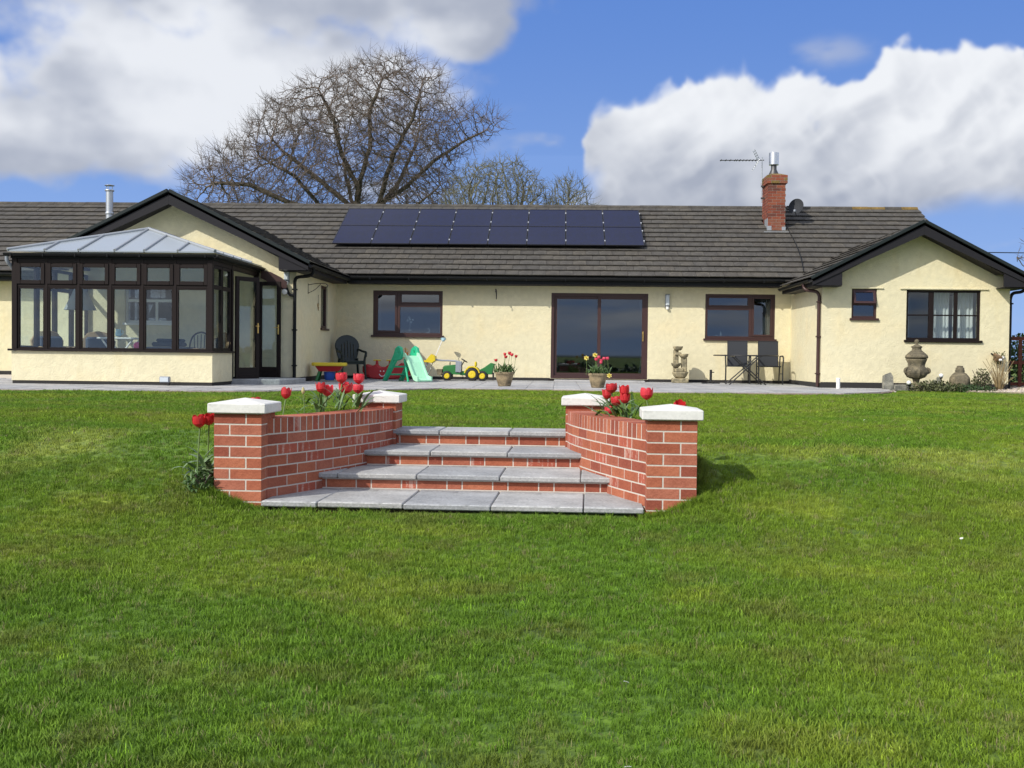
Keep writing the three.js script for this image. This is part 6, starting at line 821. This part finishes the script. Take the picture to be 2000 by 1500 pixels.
// ------------------------------------------------------------------ grass
{
  const r = rngOf(2024);
  const tuft = (n, h, w, spread) => { const pos = [], rr = rngOf(n * 7 + 1); for (let k = 0; k < n; k++) { const a = rr() * 6.28, q = rr() * spread, x = Math.cos(a) * q, z = Math.sin(a) * q, b = rr() * 6.28, H = h * rnd(0.55, 1.15, rr), lean = H * rnd(0.2, 1.0, rr), la = rr() * 6.28, dx = Math.cos(la) * lean, dz = Math.sin(la) * lean, wx = Math.cos(b) * w * 0.5, wz = Math.sin(b) * w * 0.5; const p0 = [x - wx, -0.006, z - wz], p1 = [x + wx, -0.006, z + wz], m0 = [x + dx * 0.35 - wx * 0.8, H * 0.6, z + dz * 0.35 - wz * 0.8], m1 = [x + dx * 0.35 + wx * 0.8, H * 0.6, z + dz * 0.35 + wz * 0.8], t = [x + dx, H, z + dz]; pos.push(...p0, ...p1, ...m1, ...p0, ...m1, ...m0, ...m0, ...m1, ...t); } const g = new THREE.BufferGeometry(); g.setAttribute('position', new THREE.Float32BufferAttribute(pos, 3)); g.computeVertexNormals(); return boxUV(g); };
  const gm = M([1, 1, 1], 0.75, { transmission: 0.3, specularIntensity: 0.35 });
  const clear = (x, z) => { const [lx, lz] = toSteps(x, z), ax = Math.abs(lx); if (lz < 0.0 && lz > -2.42 && ax < wallIn(lz) + 0.22) return false; if (lz < 0.05 && lz > -0.36 && Math.abs(ax - 1.46) < 0.19) return false; if (lz < -1.9 && lz > -2.28 && Math.abs(ax - 0.88) < 0.19) return false; if (lz < 0.075 && lz > -0.66 && ax < 1.3) return false; if (z < edgeZ(x) + 0.02) return false; if (x > 8.2 && z < -23.1 + (x - 8.3) * 0.75) return false; if (x > 7 && z < -23.9) return false; return true; };
  const d = new THREE.Object3D(), c = new THREE.Color();
  const field = (geo, z0, z1, dens, grow, name, hvar) => {
    const list = []; const half = (z) => 0.50 * Math.abs(z) + 1.6; let area = 0; for (let z = z0; z < z1; z += 0.25) area += 2 * half(z) * 0.25; const n = Math.round(area * dens);
    const m = new THREE.InstancedMesh(geo, gm, n); let k = 0, guard = 0;
    while (k < n && guard++ < n * 5) { const z = lerp(z0, z1, r()), hx = half(z), mx = half(z0); if (r() > hx / mx) continue; const x = rnd(-1, 1, r) * hx - 0.04 * Math.abs(z); if (!clear(x, z)) continue;
      const s = grow * rnd(0.65, 1.25, r) * (1 + hvar * fbm(x * 1.1 + 90, z * 1.1, 3)); d.position.set(x, landY(x, z), z); d.rotation.set(0, r() * 6.28, 0); d.scale.set(s, s * rnd(0.7, 1.15, r), s); d.updateMatrix(); m.setMatrixAt(k, d.matrix);
      const t = lawnTint(x, z), v = rnd(0.72, 1.3, r), dryOrGlint = r(); const yb = dryOrGlint > 0.955 ? 1 : 0; const pale = dryOrGlint < 0.02 ? 1.7 : 1; c.setRGB(lerp(t[0] * v * pale, 0.30, yb * 0.75), lerp(t[1] * v * pale, 0.26, yb * 0.75), lerp(t[2] * v * pale * rnd(0.7, 1.2, r), 0.13, yb * 0.75)); m.setColorAt(k, c); k++; }  // some tufts straw-dry, a few brightened as painted glints
    m.count = k; m.name = name; m.castShadow = m.receiveShadow = true; m.userData = { kind: 'stuff', category: 'grass' }; scene.add(m); console.log(name, k); return m;
  };
  field(tuft(11, 0.029, 0.0038, 0.034), -8.2, -2.0, 1700, 1, 'grass', 0.35).userData.label = 'short mown grass in the foreground and around the steps';
  field(tuft(10, 0.032, 0.0055, 0.05), -13.5, -8.2, 750, 1.05, 'grass_001', 0.5).userData.label = 'mown grass of the upper lawn behind the steps';
  field(tuft(9, 0.034, 0.0085, 0.075), -23.9, -13.5, 300, 1.1, 'grass_002', 0.5).userData.label = 'mown grass of the far lawn up to the patio';
  // longer tufts against the brickwork where the mower cannot reach
  const edge = tuft(10, 0.075, 0.005, 0.03), m = new THREE.InstancedMesh(edge, gm, 620); let k = 0;
  while (k < 620) { const side = r() < 0.5 ? -1 : 1, w = r(); let lx, lz; if (w < 0.1) { lx = rnd(-1.3, 1.3, r); lz = rnd(0.1, 0.14, r); } else if (w < 0.7) { lx = side * (1.46 + rnd(-0.2, 0.22, r)); lz = rnd(0.03, 0.08, r); } else { lx = side * (1.66 + rnd(0, 0.06, r)); lz = rnd(-0.4, 0.05, r); } const [x, z] = fromSteps(lx, lz); d.position.set(x, landY(x, z), z); d.rotation.set(0, r() * 6.28, 0); const s = rnd(0.5, 1.1, r); d.scale.setScalar(s); d.updateMatrix(); m.setMatrixAt(k, d.matrix); const t = lawnTint(x, z), v = rnd(0.7, 1.3, r); m.setColorAt(k, c.setRGB(t[0] * v, t[1] * v, t[2] * v)); k++; }
  m.name = 'edge_grass'; m.userData = { kind: 'stuff', label: 'longer grass tufts along the foot of the brickwork', category: 'grass' }; scene.add(m);
  // daisies
  const spots = [[1255, 1208], [1258, 1340], [1820, 1027], [1676, 828], [1050, 1190]];
  const daisy = (x, z, label) => { const y = landY(x, z), t = thing('daisy', label, 'daisy', [x, y + 0.014, z], r() * 6, 'white daisies in the lawn'); part('stem', bar([0, 0, 0], [0, 0.035, 0], 0.0015, 0.0015, 5), mat.stem, t); const f = group('flower', t); f.position.y = 0.036; f.rotation.x = 0.5; for (let i = 0; i < 9; i++) { const a = i / 9 * 6.28; part('petal', cbox(0.009, 0.0012, 0.0035, 0.0004).translate(0.006, 0, 0).rotateY(a), mat.white, f); } part('centre', new THREE.SphereGeometry(0.0035, 8, 6).scale(1, 0.5, 1), mat.yellow, f); };
  daisy(0.26, -4.05, 'white daisy in the middle of the foreground lawn'); daisy(0.22, -3.3, 'white daisy nearest the camera'); daisy(2.35, -6.6, 'white daisy low on the right part of the lawn'); daisy(3.1, -11.5, 'white daisy on the upper lawn right of the steps');
}
scene.traverse((o) => { if (o.isMesh) { o.castShadow = true; o.receiveShadow = true; } });
renderer.render(scene, camera);
